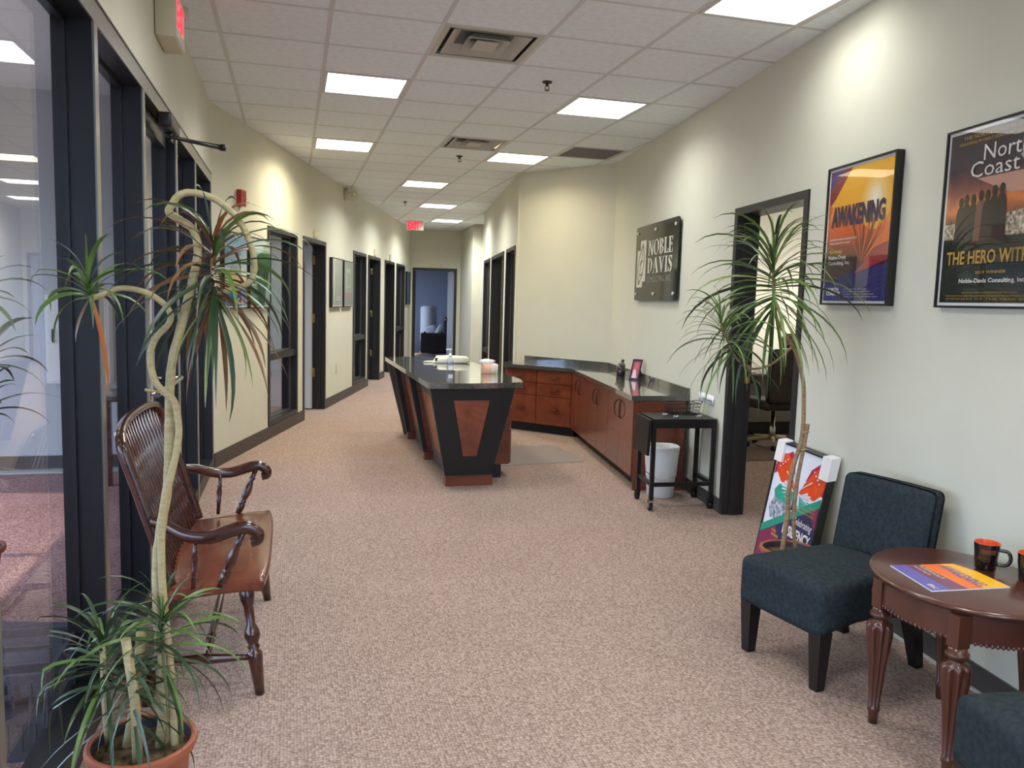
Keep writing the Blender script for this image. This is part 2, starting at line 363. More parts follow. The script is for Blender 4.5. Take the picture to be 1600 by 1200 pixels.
# floors
b = MB(); b.prism([(SX, -2.8), (2.2, -2.8), (3.6, 8), (4.3, 15), (4.3, 18.4), (2.4, 18.6), (-2.9, 13), (-2.9, 7.2), (SX, 7.2)], -0.05, 0.0)
tag(b.build('floor', M_CARPET), 'brown-pink looped carpet covering the lobby and corridor floor', 'floor', kind='structure')
tag(MB().box((-3.3, -2.8, -0.05), (SX - 0.001, 7.2, -0.002)).build('floor_vestibule', M_VCARPET), 'mauve carpet of the vestibule behind the storefront glass', 'floor', kind='structure')
tag(MB().prism([(2.95, 3.4), (7.2, 3.4), (7.2, 9.6), (3.72, 9.6)], -0.05, -0.001).build('floor_office', M_CARPET), 'pinkish carpet of the office beyond the right-hand doorway', 'floor', kind='structure')
tag(MB().prism([(1.0, 18.3), (5.5, 17.2), (6.4, 21.6), (2.0, 22.6)], -0.05, -0.001).build('floor_sitting_room', M_CARPET), 'dark carpet of the sitting room at the corridor end', 'floor', kind='structure')
tag(MB().box((-60, -60, -0.2), (60, 60, -0.06)).build('ground', mat('ground_concrete', srgb(120, 118, 112), 0.9, var=0.1, vscale=0.6)), 'grey paved ground outside the building', 'ground', kind='structure')

# walls
left_open = [(1.432, 2.482, 0.13, 2.15), (2.72, 3.776, 0, 2.15), (5.451, 6.427, 0.13, 2.15), (6.587, 7.70, 0, 2.15), (8.159, 9.247, 0, 2.15), (9.484, 10.598, 0.13, 2.15)]
wall('wall_left', W_LEFT, 0, W_LEFT.len, H + 0.06, 0.15, left_open, M_WALL, 'cream corridor wall with black-framed doors and windows')
wall('wall_storefront', W_STORE, 0, 9.7, H + 0.06, 0.13, [(0, 9.7, 0, 2.43)], M_WALL, 'cream wall band above the storefront glass')
wall('wall_far', W_FAR, -0.1, W_FAR.len, H + 0.06, 0.13, [(0.06, 1.05, 0, 2.15)], M_WALL, 'end wall of the corridor around the dark doorway')
wall('wall_right', W_RIGHT, -0.1, W_RIGHT.len + 0.1, H + 0.06, 0.14, [(3.33, 4.365, 0, 2.15)], M_WALL, 'long grey-cream wall carrying the acrylic sign and posters')
wall('wall_angled', W_ANG, 0, W_ANG.len + 0.08, H + 0.06, 0.12, [], M_WALL, 'angled cream wall behind the drawer cabinets')
LC = W_COR.len
cor_open = [(LC - 1.046, LC - 0.113, 0.13, 2.15), (LC - 3.03, LC - 1.33, 0, 2.15), (LC - 4.36, LC - 3.30, 0.13, 2.15)]
wall('wall_corridor', W_COR, 0, LC + 0.03, H + 0.06, 0.14, cor_open, M_WALL, 'right-hand corridor wall with black-framed openings')
wall('wall_pier', W_PIER, 0, 0.5, H + 0.06, 0.1, [], M_WALL, 'pale narrow wall pier facing down the corridor')
wall('wall_alcove', W_ALC, 0, W_ALC.len, H + 0.06, 0.1, [], M_WALL, 'short side wall beside the far doorway')
wall('wall_back', W_BACK, -0.1, W_BACK.len, H + 0.06, 0.12, [(0.06, 2.5, 0.15, 2.75)], M_WALL, 'wall behind the seating area')
b = MB(); b.box((3.78, 13.9, 0), (3.9, 16.5, H + 0.06)); tag(b.build('wall_recess', M_WALL), 'wall of the recess behind the corridor pier', 'wall', kind='structure')
# vestibule shell
b = MB(); b.box((-3.3, 7.2, 0), (SX, 7.32, 3.05)); tag(b.build('wall_vestibule', M_VWALL), 'blue-grey end wall of the vestibule behind the glass', 'wall', kind='structure')
b = MB(); b.box((-3.32, 6.6, 0), (-3.2, 7.3, 3.05)); b.box((-3.32, -2.8, 2.2), (-3.2, 6.6, 3.05)); b.box((-3.32, -2.8, 0), (-3.2, -2.6, 2.2))
for y in (-1.5, -0.4, 0.7, 1.8, 2.9, 4.0, 5.1): b.box((-3.3, y, 0), (-3.22, y + 0.06, 2.2))
tag(b.build('wall_entrance', M_VWALL), 'outer wall of the vestibule with its glazed entrance opening', 'wall', kind='structure')
tag(MB().box((-3.32, -2.8, 0), (SX, -2.68, 3.05)).build('wall_vestibule_end', M_VWALL), 'near end wall of the vestibule', 'wall', kind='structure')
b = MB(); b.box((-3.2, 7.175, 0.02), (SX - 0.13, 7.2, 0.12)); tag(b.build('baseboard_vestibule', M_BASE), 'dark baseboard along the vestibule end wall', 'baseboard', kind='structure')
b = MB(); b.box((-3.2, 7.06, 0.0), (SX - 0.13, 7.175, 0.012)); tag(b.build('trim_9', M_SKIRT), 'pale floor strip in front of the vestibule baseboard', 'trim', kind='structure')
# offices behind the left wall
OW = WF(tuple(W_LEFT.p(0, 0, -3.3))[:2], tuple(W_LEFT.p(11.6, 0, -3.3))[:2])
M_LOFF = mat('left_office_paint', srgb(176, 180, 190), 0.85, var=0.02, vscale=2)
wall('wall_offices_outer', OW, 0.0, 11.6, 3.05, 0.1, [(1.2, 3.0, 0.9, 2.2), (5.4, 6.9, 0.9, 2.2), (9.0, 10.4, 0.9, 2.2)], M_LOFF, 'outer wall of the offices left of the corridor')
b = MB()
for s in (0.35, 4.3, 8.0, 11.5): W_LEFT.box(b, s, s + 0.08, 0, 3.05, -3.3, -0.15)
tag(b.build('wall_partition', M_LOFF), 'pale partition walls between the left offices', 'wall', kind='structure')
# office beyond the right door, sitting room beyond the far door
b = MB(); b.box((3.6, 9.3, 0), (7.2, 9.42, 3.05)); b.box((7.1, 3.4, 0), (7.2, 9.3, 3.05)); b.box((2.92, 3.3, 0), (7.2, 3.4, 3.05))
tag(b.build('wall_office', M_OWALL), 'cream walls of the office beyond the right doorway', 'wall', kind='structure')
FR = lambda x, y: W_FAR.p(x, 0, -y)
M_SIT = mat('sitting_room_paint', srgb(150, 156, 172), 0.85, var=0.02, vscale=2)
b = MB(); W_FAR.box(b, -1.6, 3.0, 0, 3.05, -4.2, -4.1); W_FAR.box(b, 2.9, 3.0, 0, 3.05, -4.1, -0.13); W_FAR.box(b, -1.6, -1.5, 0, 0.7, -4.1, -0.13); W_FAR.box(b, -1.6, -1.5, 2.3, 3.05, -4.1, -0.13)
W_FAR.box(b, -1.6, -1.5, 0.7, 2.3, -1.2, -0.13); W_FAR.box(b, -1.6, -1.5, 0.7, 2.3, -4.1, -3.4); W_FAR.box(b, -1.6, -0.1, 0, 3.05, -0.13, -0.02); W_FAR.box(b, 1.2, 3.0, 0, 3.05, -0.13, -0.02)
tag(b.build('wall_sitting_room', M_SIT), 'blue-grey walls of the sitting room at the corridor end', 'wall', kind='structure')
# room behind the right corridor openings
b = MB(); W_COR.box(b, -0.3, LC - 0.0, 0, 3.05, -2.2, -2.1); W_COR.box(b, LC - 0.05, LC, 0, 3.05, -2.1, -0.14); W_COR.box(b, -0.3, -0.2, 0, 3.05, -2.1, -0.14)
W_COR.box(b, LC - 1.2, LC - 1.15, 0, 3.05, -2.1, -0.14)
tag(b.build('wall_side_room', mat('side_room_paint', srgb(176, 170, 140), 0.85)), 'olive-cream walls of the room beyond the right corridor opening', 'wall', kind='structure')

# ceiling: slab, grid bars, tiles, lights, diffusers
ceil = tag(MB().prism([(-3.32, -2.9), (7.3, -2.9), (7.3, 23), (1.0, 23), (-4.1, 8.4), (-4.1, 7.3), (-3.32, 7.3)], H + 0.06, H + 0.2).build('ceiling', M_WHITE), 'suspended grid ceiling of white square tiles', 'ceiling', kind='structure')
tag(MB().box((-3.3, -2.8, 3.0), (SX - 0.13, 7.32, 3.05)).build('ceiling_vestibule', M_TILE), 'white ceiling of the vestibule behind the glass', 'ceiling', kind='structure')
def half(poly, a, n):
    out = []
    for k in range(len(poly)):
        p, q = poly[k], poly[(k + 1) % len(poly)]; dp = (p[0] - a[0]) * n[0] + (p[1] - a[1]) * n[1]; dq = (q[0] - a[0]) * n[0] + (q[1] - a[1]) * n[1]
        if dp >= 0: out.append(p)
        if (dp >= 0) != (dq >= 0):
            t = dp / (dp - dq); out.append((p[0] + (q[0] - p[0]) * t, p[1] + (q[1] - p[1]) * t))
    return out
def room_clip(poly):
    cy = sum(p[1] for p in poly) / len(poly); cx = sum(p[0] for p in poly) / len(poly)
    hs = [((SX, 0), (1, 0)), (W_LEFT.a, W_LEFT.n), ((0, -2.6), (0, 1)), (W_FAR.a, W_FAR.n)]
    if cy < 9.527: hs += [(W_RIGHT.a, W_RIGHT.n), (W_ANG.a, W_ANG.n)]
    elif cy < 14.08: hs += [(W_COR.a, W_COR.n)]
    elif cy > 16.46: hs += [(W_ALC.a, W_ALC.n)]
    else: hs += [((3.78, 0), (-1, 0))]
    for a, n in hs:
        if len(poly) < 3: return []
        poly = half(poly, a, n)
    if len(poly) < 3: return []
    ar = abs(sum(poly[k][0] * poly[(k + 1) % len(poly)][1] - poly[(k + 1) % len(poly)][0] * poly[k][1] for k in range(len(poly)))) / 2
    return poly if ar > 0.0015 else []
LIGHTS = [(1, 2), (1, 6), (4, 2), (4, 6), (3, 10), (4, 14), (5, 18), (4, -2), (1, -2), (1, -6), (4, -6), (1, -10), (3, -10)]
VENTS = [(2, 0), (3, 5)]; RET = [(5, 5)]
skip = set(LIGHTS + VENTS + RET); full_tile = None
for j in range(-12, 23):
    for i in range(-1, 8):
        if (i, j) in skip: continue
        x0, y0 = GX + i * T, GY + j * T; g = 0.006
        sq = [(x0 + g, y0 + g), (x0 + T - g, y0 + g), (x0 + T - g, y0 + T - g), (x0 + g, y0 + T - g)]
        pl = room_clip(sq)
        if not pl: continue
        z = H + 0.003 + R(-0.0012, 0.0012); c = (x0, y0, z)
        if pl == sq:
            if full_tile is None:
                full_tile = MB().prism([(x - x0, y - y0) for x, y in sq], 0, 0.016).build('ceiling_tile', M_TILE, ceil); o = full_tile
            else: o = full_tile.copy(); COL.objects.link(o)
            o.location = c
        else:
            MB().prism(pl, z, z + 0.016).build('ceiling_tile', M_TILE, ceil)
for i in range(-1, 9):
    b = MB(); x = GX + i * T
    for j in range(-12, 23):
        pl = room_clip([(x - 0.012, GY + j * T), (x + 0.012, GY + j * T), (x + 0.012, GY + (j + 1) * T), (x - 0.012, GY + (j + 1) * T)])
        if pl: b.prism(pl, H, H + 0.03)
    if b.v: b.build('grid_bar', M_GRID, ceil)
for j in range(-12, 24):
    b = MB(); y = GY + j * T
    for i in range(-1, 8):
        pl = room_clip([(GX + i * T + 0.012, y - 0.009), (GX + (i + 1) * T - 0.012, y - 0.009), (GX + (i + 1) * T - 0.012, y + 0.009), (GX + i * T + 0.012, y + 0.009)])
        if pl: b.prism(pl, H + 0.0005, H + 0.03)
    if b.v: b.build('grid_bar', M_GRID, ceil)
lab = {(1, 2): 'square ceiling light panel nearest the left wall, above the spindle settee end', (1, 6): 'square ceiling light panel beside the left wall before the emergency lamp',
       (4, 2): 'square ceiling light panel near the acrylic wall sign', (4, 6): 'warm square ceiling light panel beside the grey return grille', (3, 10): 'square ceiling light panel above the middle of the corridor',
       (4, 14): 'second-last square ceiling light panel before the hanging exit sign', (5, 18): 'last square ceiling light panel before the far doorway', (4, -2): 'large square ceiling light panel close to the right wall posters',
       (1, -2): 'square ceiling light panel overhead left of the viewer', (1, -6): 'square ceiling light panel behind the viewer on the storefront side', (4, -6): 'square ceiling light panel behind the viewer on the poster side',
       (1, -10): 'square ceiling light panel by the back wall, storefront side', (3, -10): 'square ceiling light panel by the back wall, poster side'}
LAMP_W = 13.6                      # watts given out by each ceiling fixture's tubes
lt0 = None; lamps = {}
for (i, j) in LIGHTS:
    x0, y0 = GX + i * T, GY + j * T; warm = 2 if (i, j) == (4, -2) else 5 if (i, j) == (4, 2) else 1 if (i, j) == (4, 6) else 3 if j == 6 else 4 if j >= 10 else 0
    if warm not in lamps:
        l = bpy.data.lights.new('fixture_tubes', 'AREA'); l.shape = 'SQUARE'; l.size = 0.53; l.energy = LAMP_W * (1.1, 0.75, 0.32, 1.8, 2.4, 0.82)[warm]; l.spread = math.radians(150)
        l.color = (1.0, 0.90, 0.68) if warm in (1, 3) else (0.97, 0.985, 0.97); lamps[warm] = l
    lo = bpy.data.objects.new('fixture_tubes', lamps[warm]); COL.objects.link(lo); lo.location = (x0 + T / 2, y0 + T / 2, H - 0.006)
    if lt0 is None:
        lt0 = thing('ceiling_light', lab[(i, j)], 'light', (x0 + T / 2, y0 + T / 2, H), 'square ceiling light panels')
        b = MB(); e = 0.022
        for a, c in (((0.013, 0.01), (T - 0.013, e + 0.01)), ((0.013, T - e - 0.01), (T - 0.013, T - 0.01)), ((0.013, e + 0.01), (0.013 + e, T - e - 0.01)), ((T - 0.013 - e, e + 0.01), (T - 0.013, T - e - 0.01))):
            b.box((x0 + a[0], y0 + a[1], H - 0.002), (x0 + c[0], y0 + c[1], H + 0.02))
        b.build('fixture_frame', M_WHITE, lt0)
        MB().box((x0 + 0.035, y0 + 0.032, H + 0.002), (x0 + T - 0.035, y0 + T - 0.032, H + 0.012)).build('diffuser', M_LITE, lt0); first = (x0, y0)
    else:
        c = copy_tree(lt0, (x0 - first[0], y0 - first[1], 0), lab[(i, j)])
        if j in (6, 10):
            for ch in c.children:
                if ch.name.startswith('diffuser'): ch.data = ch.data.copy(); ch.data.materials[0] = M_LITEW
def supply(i, j, label):
    x0, y0 = GX + i * T + 0.012, GY + j * T + 0.01; w = T - 0.024; t = thing('supply_vent', label, 'vent', (x0 + w / 2, y0 + w / 2, H), 'square supply vents')
    MB().box((x0, y0, H + 0.045), (x0 + w, y0 + w, H + 0.055)).build('duct_back', M_DUCT, t)
    def ring(e0, e1, z0, z1, name, m):
        b = MB(); o = [(x0 + e0, y0 + e0), (x0 + w - e0, y0 + e0), (x0 + w - e0, y0 + w - e0), (x0 + e0, y0 + w - e0)]; q = [(x0 + e1, y0 + e1), (x0 + w - e1, y0 + e1), (x0 + w - e1, y0 + w - e1), (x0 + e1, y0 + w - e1)]
        for k in range(4):
            k2 = (k + 1) % 4
            b.hexa([(*o[k], z0), (*o[k2], z0), (*q[k2], z1), (*q[k], z1), (*o[k], z0 + 0.006), (*o[k2], z0 + 0.006), (*q[k2], z1 + 0.006), (*q[k], z1 + 0.006)])
        b.build(name, m, t)
    ring(0.0, 0.035, H, H, 'outer_frame', M_DIFF); ring(0.06, 0.135, H + 0.0, H + 0.048, 'deflector', M_DIFF); ring(0.165, 0.215, H - 0.004, H + 0.04, 'deflector', M_DIFF)
    ring(0.135, 0.15, H + 0.046, H + 0.05, 'collar', M_DUCT)
    MB().box((x0 + 0.225, y0 + 0.2, H - 0.006), (x0 + w - 0.225, y0 + w - 0.2, H)).build('centre_plate', M_DIFF, t)
supply(2, 0, 'square stepped supply vent nearest the viewer in the ceiling'); supply(3, 5, 'square stepped supply vent farther along, before the corridor lights')
x0, y0 = GX + 5 * T + 0.012, GY + 5 * T + 0.01; w = T - 0.024
t = thing('return_grille', 'flat dark grey square return grille by the angled wall', 'vent', (x0 + w / 2, y0 + w / 2, H))
b = MB()
for a, c in (((0, 0), (w, 0.03)), ((0, w - 0.03), (w, w)), ((0, 0.03), (0.03, w - 0.03)), ((w - 0.03, 0.03), (w, w - 0.03))): b.box((x0 + a[0], y0 + a[1], H), (x0 + c[0], y0 + c[1], H + 0.01))
b.build('outer_frame', M_DIFF, t)
b = MB()
for k in range(22): b.box((x0 + 0.03, y0 + 0.033 + k * 0.0243, H + 0.002), (x0 + w - 0.03, y0 + 0.033 + k * 0.0243 + 0.012, H + 0.012))
b.build('blades', M_GRILLE, t, kind='stuff'); MB().box((x0 + 0.02, y0 + 0.02, H + 0.02), (x0 + w - 0.02, y0 + w - 0.02, H + 0.025)).build('duct_back', M_DUCT, t)
M_SPR = mat('sprinkler_metal', srgb(70, 66, 60), 0.4, metal=0.6)
for (x, y), l in (((1.715, 5.541), 'small dark ceiling sprinkler near the large supply vent'), ((1.731, 8.675), 'small dark ceiling sprinkler just past the second supply vent'), ((1.743, 13.07), 'tiny dark ceiling sprinkler near the exit sign')):
    t = thing('sprinkler', l, 'sprinkler', (x, y, H), 'ceiling sprinklers')
    MB().lathe((x, y, H), (x, y, H - 0.012), [(0, 0.036), (0.6, 0.034), (1, 0.02)], 12).build('escutcheon', M_SPR, t)
    b = MB(); b.lathe((x, y, H - 0.012), (x, y, H - 0.03), [(0, 0.01), (1, 0.012)], 8); b.tube([(x - 0.012, y, H - 0.03), (x - 0.016, y, H - 0.045), (x, y, H - 0.058), (x + 0.016, y, H - 0.045), (x + 0.012, y, H - 0.03)], 0.003, 5); b.build('body', M_SPR, t)
    MB().lathe((x, y, H - 0.056), (x, y, H - 0.06), [(0, 0.018), (1, 0.018)], 10).build('deflector', M_SPR, t)

# ------------------------------------------------------------------ storefront
b = MB()
sf = thing('window_1', 'dark metal storefront with tall glass bays along the lobby', 'window', (SX, 3.0, 0), kind='structure')
Y0, Y1 = -2.6, 7.1
MB().box((SX - 0.125, Y0, 2.352), (SX - 0.003, Y1, 2.43)).build('header', M_STORE, sf)
MB().box((SX - 0.003, Y0, 2.352), (SX + 0.003, Y1, 2.424)).build('header_face', M_SHEEN, sf)
MB().box((SX - 0.003, Y0, 2.424), (SX + 0.006, Y1, 2.432)).build('header_bead', M_STORE, sf)
MUL = [(-1.1, -1.05), (0.0, 0.05), (1.0, 1.05), (1.93, 1.98), (3.022, 3.085), (3.93, 4.0), (4.985, 5.06), (5.93, 6.0), (7.04, 7.1)]
for y0, y1 in MUL:
    m_ = MB().box((SX - 0.125, y0, 0.0), (SX - 0.003, y1, 2.352)).build('mullion', M_STORE, sf)
    MB().box((SX - 0.003, y0 + 0.012, 0.0), (SX + 0.002, y1, 2.352)).build('mullion_face', M_SHEEN, m_)
for (a, c) in zip(MUL, MUL[1:]):
    y0, y1 = a[1], c[0]
    if y0 == 4.0: continue
    MB().box((SX - 0.12, y0, 0.0), (SX - 0.003, y1, 0.10)).build('sill', M_STORE, sf)
    MB().box((SX - 0.093, y0, 0.10), (SX - 0.087, y1, 2.352)).build('pane', M_GLASS, sf)
    b = MB(); b.box((SX - 0.10, y0, 0.1), (SX - 0.08, y0 + 0.012, 2.34)); b.box((SX - 0.10, y1 - 0.012, 0.1), (SX - 0.08, y1, 2.34)); b.box((SX - 0.10, y0, 2.335), (SX - 0.08, y1, 2.352)); b.build('glazing_stop', M_STORE, sf)
# glazed storefront door with push bar and closer
dr = thing('door_1', 'glass storefront door with black stiles and a steel push bar', 'door', (SX, 4.5, 0), kind='structure')
b = MB(); b.box((SX - 0.09, 4.004, 0.012), (SX - 0.045, 4.07, 2.345)); b.box((SX - 0.09, 4.915, 0.012), (SX - 0.045, 4.981, 2.345)); b.box((SX - 0.09, 4.07, 2.26), (SX - 0.045, 4.915, 2.345)); b.box((SX - 0.09, 4.07, 0.012), (SX - 0.045, 4.915, 0.2))
b.build('door_frame', M_STORE, dr); MB().box((SX - 0.07, 4.07, 0.2), (SX - 0.064, 4.915, 2.26)).build('pane', M_GLASS, dr)
b = MB(); b.tube([(SX + 0.02, 4.09, 0.985), (SX + 0.02, 4.93, 0.985)], 0.014, 8); b.tube([(SX - 0.05, 4.12, 0.985), (SX + 0.02, 4.12, 0.985)], 0.011, 6); b.tube([(SX - 0.05, 4.9, 0.985), (SX + 0.02, 4.9, 0.985)], 0.011, 6)
b.build('push_bar', M_CHROME, dr)
cl = thing('door_closer', 'black door closer with its arm reaching into the lobby', 'door closer', (SX, 4.6, 2.3))
MB().bevel_box((SX + 0.002, 4.30, 2.262), (SX + 0.07, 4.62, 2.335), 0.014, 3).build('closer_body', M_STEEL, cl)
b = MB(); b.lathe((SX + 0.035, 4.46, 2.262), (SX + 0.035, 4.46, 2.24), [(0, 0.02), (1, 0.018)], 10); b.tube([(SX + 0.035, 4.46, 2.245), (-0.36, 4.75, 2.252)], 0.010, 6, flat=0.6); b.build('main_arm', M_STEEL, cl)
b = MB(); b.tube([(-0.36, 4.75, 2.262), (SX + 0.01, 4.72, 2.285)], 0.008, 6); b.lathe((-0.36, 4.75, 2.24), (-0.36, 4.75, 2.272), [(0, 0.016), (1, 0.016)], 10); b.build('forearm', M_STEEL, cl)
MB().box((SX + 0.0015, 4.66, 2.26), (SX + 0.02, 4.76, 2.31)).build('bracket', M_STEEL, cl)

# ------------------------------------------------------------------ door and window frames in the walls
def window(n, w, s0, s1, th, rail, label, z0=0.13, z1=2.15, fw=0.05):
    t = thing('window_%d' % n, label, 'window', w.p((s0 + s1) / 2, z0), kind='structure'); e = 0.012
    b = MB(); w.box(b, s0, s0 + fw, z0, z1, -th - e, e); w.box(b, s1 - fw, s1, z0, z1, -th - e, e); w.box(b, s0 + fw, s1 - fw, z1 - fw, z1, -th - e, e); w.box(b, s0 + fw, s1 - fw, z0, z0 + 0.05, -th - e, e); b.build('window_frame', M_FRAME, t)
    c = -th / 2
    if rail:
        b = MB(); w.box(b, s0 + fw, s1 - fw, rail - 0.035, rail + 0.035, -th, 0.0); b.build('mid_rail', M_FRAME, t)
        spans = [(z0 + 0.05, rail - 0.035), (rail + 0.035, z1 - fw)]
    else: spans = [(z0 + 0.05, z1 - fw)]
    for a, d in spans:
        g = MB(); w.box(g, s0 + fw, s1 - fw, a, d, c - 0.003, c + 0.003); p = g.build('pane', M_OGLASS, t)
        b = MB()
        for q0, q1, r0, r1 in ((s0 + fw, s0 + fw + 0.012, a, d), (s1 - fw - 0.012, s1 - fw, a, d), (s0 + fw + 0.012, s1 - fw - 0.012, a, a + 0.012), (s0 + fw + 0.012, s1 - fw - 0.012, d - 0.012, d)): w.box(b, q0, q1, r0, r1, c + 0.003, c + 0.016)
        b.build('glazing_bead', M_GREYLAM, p)
    return t
def doorway(n, w, s0, s1, th, label, hinge=None, leaf=True, swing=88, z1=2.15, fw=0.05, plate=None, strike=None, leafm=M_FRAME):
    t = thing('door_%d' % n, label, 'door', w.p((s0 + s1) / 2, 0), kind='structure'); e = 0.012
    b = MB(); w.box(b, s0, s0 + fw, 0, z1, -th - e, e); w.box(b, s1 - fw, s1, 0, z1, -th - e, e); w.box(b, s0 + fw, s1 - fw, z1 - fw, z1, -th - e, e)
    w.box(b, s0 + fw, s0 + fw + 0.012, 0, z1 - fw, -th + 0.035, -0.04); w.box(b, s1 - fw - 0.012, s1 - fw, 0, z1 - fw, -th + 0.035, -0.04); b.build('door_frame', M_FRAME, t)
    if hinge:
        sx, sg = (s1 - fw, -1) if hinge == 'r' else (s0 + fw, 1)
        hp = w.p(sx + sg * 0.002, 0, -th - 0.002); a = math.radians(swing); dl = (w.t * sg) * math.cos(a) - w.n * math.sin(a); dn = Vector((-dl.y, dl.x, 0)) * (0.044 * (1 if hinge == 'r' else -1)); wd = s1 - s0 - 2 * fw - 0.006
        if leaf:
            q = [hp, hp + dl * wd, hp + dl * wd + dn, hp + dn]; b = MB().prism([(v.x, v.y) for v in q], 0.012, z1 - fw - 0.004); lf = b.build('door_leaf', leafm, t)
            kp = hp + dl * (wd - 0.07); b = MB()
            for sd in (-1, 1): b.lathe(kp + Vector((0, 0, 0.98)) + dn * 0.5 + dn.normalized() * 0.022 * sd, kp + Vector((0, 0, 0.98)) + dn * 0.5 + dn.normalized() * 0.09 * sd, [(0, 0.03), (0.1, 0.03), (0.15, 0.012), (0.5, 0.012), (0.6, 0.026), (0.85, 0.03), (1, 0.02)], 10)
            b.build('knob', M_BRASS, lf)
        for z in (0.42, 1.12, 1.86):
            b = MB(); w.box(b, sx, sx + sg * 0.0035, z, z + 0.115, -th + 0.002, -th + 0.036) if hinge == 'r' else w.box(b, sx, sx + 0.0035, z, z + 0.115, -th + 0.002, -th + 0.036)
            c = w.p(sx + sg * 0.008, z, -th + 0.002); b.tube([c, c + Vector((0, 0, 0.115))], 0.008, 6); b.build('hinge', M_BRASS, t)
    if strike:
        z, d = strike; sx = s0 + fw + 0.0122 if strike else 0
        b = MB(); w.box(b, sx, sx + 0.003, z - 0.06, z + 0.06, d - 0.02, d + 0.02); w.box(b, sx + 0.003, sx + 0.0035, z - 0.02, z + 0.012, d - 0.006, d + 0.008, 1); b.build('strike_plate', [M_BRASS, M_RUB], t)
    return t
def plate(w, s, z, wd, ht, label):
    t = thing('room_plate', label, 'sign', w.p(s, z), 'room plates over the doors'); b = MB(); w.box(b, s - wd / 2, s + wd / 2, z, z + ht, 0.0015, 0.01); b.build('plate', M_PLATE, t)
    b = MB(); w.box(b, s - wd / 2 + 0.015, s + wd / 2 - 0.015, z + 0.012, z + ht - 0.012, 0.01, 0.0112); b.build('insert', mat('plate_insert', srgb(214, 204, 164), 0.4), t)
window(2, W_LEFT, 1.432, 2.482, 0.15, 0.83, 'tall black-framed office window beside the green poster')
doorway(2, W_LEFT, 2.72, 3.776, 0.15, 'first open black door frame on the left corridor wall', hinge='r', swing=100, leafm=M_VWALL)
window(3, W_LEFT, 5.451, 6.427, 0.15, 0.83, 'black-framed corridor window next to the two grey pictures')
doorway(3, W_LEFT, 6.587, 7.70, 0.15, 'second black door frame along the left corridor wall', hinge='r', swing=100)
doorway(4, W_LEFT, 8.159, 9.247, 0.15, 'third black door frame on the left, beside the last window', hinge='l', swing=12)
window(4, W_LEFT, 9.484, 10.598, 0.15, 0.83, 'last black-framed window on the left before the blue picture')
doorway(5, W_FAR, 0.06, 1.05, 0.13, 'black-framed doorway to the dark sitting room at the corridor end', hinge='r', swing=80, leafm=mat('far_door_leaf', srgb(176, 176, 180), 0.5))
doorway(6, W_RIGHT, 3.33, 4.365, 0.14, 'wide black door frame to the office on the right wall', hinge=None)
b = MB(); W_RIGHT.box(b, 3.394, 3.398, 0.945, 1.075, -0.135, -0.10); W_RIGHT.box(b, 3.398, 3.3995, 0.99, 1.03, -0.124, -0.112, 1)
o = [x for x in bpy.data.objects if x.name == 'door_6'][0]; b.build('strike_plate', [M_BRASS, M_RUB], o)
window(5, W_COR, LC - 1.046, LC - 0.113, 0.14, 0.62, 'black-framed window nearest the angled wall')
doorway(7, W_COR, LC - 3.03, LC - 1.33, 0.14, 'black-framed doorway on the right side of the corridor')
window(6, W_COR, LC - 4.36, LC - 3.30, 0.14, 0.62, 'narrow dark window at the end of the right corridor wall')
window(7, W_BACK, 0.06, 2.5, 0.12, 1.1, 'wide lobby window behind the seating area', z0=0.15, z1=2.75)  # added behind the camera so sky light reaches the left wall
plate(W_LEFT, 3.28, 2.165, 0.2, 0.09, 'small beige room plate over the first left doorway'); plate(W_LEFT, 7.2, 2.165, 0.2, 0.11, 'small beige room plate over the second left doorway')
plate(W_LEFT, 8.75, 2.165, 0.2, 0.11, 'small beige room plate over the third left doorway'); plate(W_FAR, 0.57, 2.165, 0.28, 0.07, 'small beige room plate over the far doorway')
# baseboards
def base(name, w, spans, label, h=0.1):
    b = MB()
    for a, c in spans: w.box(b, a, c, 0, h, 0.0005, 0.011)
    tag(b.build(name, M_BASE, loc=w.p(spans[0][0], 0)), label, 'baseboard', kind='structure')
base('baseboard_left', W_LEFT, [(0, 2.72), (3.776, 6.587), (7.70, 8.159), (9.247, 11.55)], 'dark vinyl baseboard of the left corridor wall', 0.125)
base('baseboard_right', W_RIGHT, [(2.62, 3.33), (4.365, 11.0)], 'dark vinyl baseboard of the right wall', 0.1)
base('baseboard_corridor', W_COR, [(0, LC - 3.03), (LC - 1.33, LC)], 'dark vinyl baseboard of the right corridor wall')
base('baseboard_far', W_FAR, [(-0.05, 0.06), (1.05, 1.12)], 'dark vinyl baseboard beside the far doorway')
b = MB(); W_RIGHT.box(b, 4.365, 11.0, 0, 0.006, 0.011, 0.028); tag(b.build('trim_1', M_SKIRT), 'thin pale strip at the foot of the right baseboard', 'trim', kind='structure')

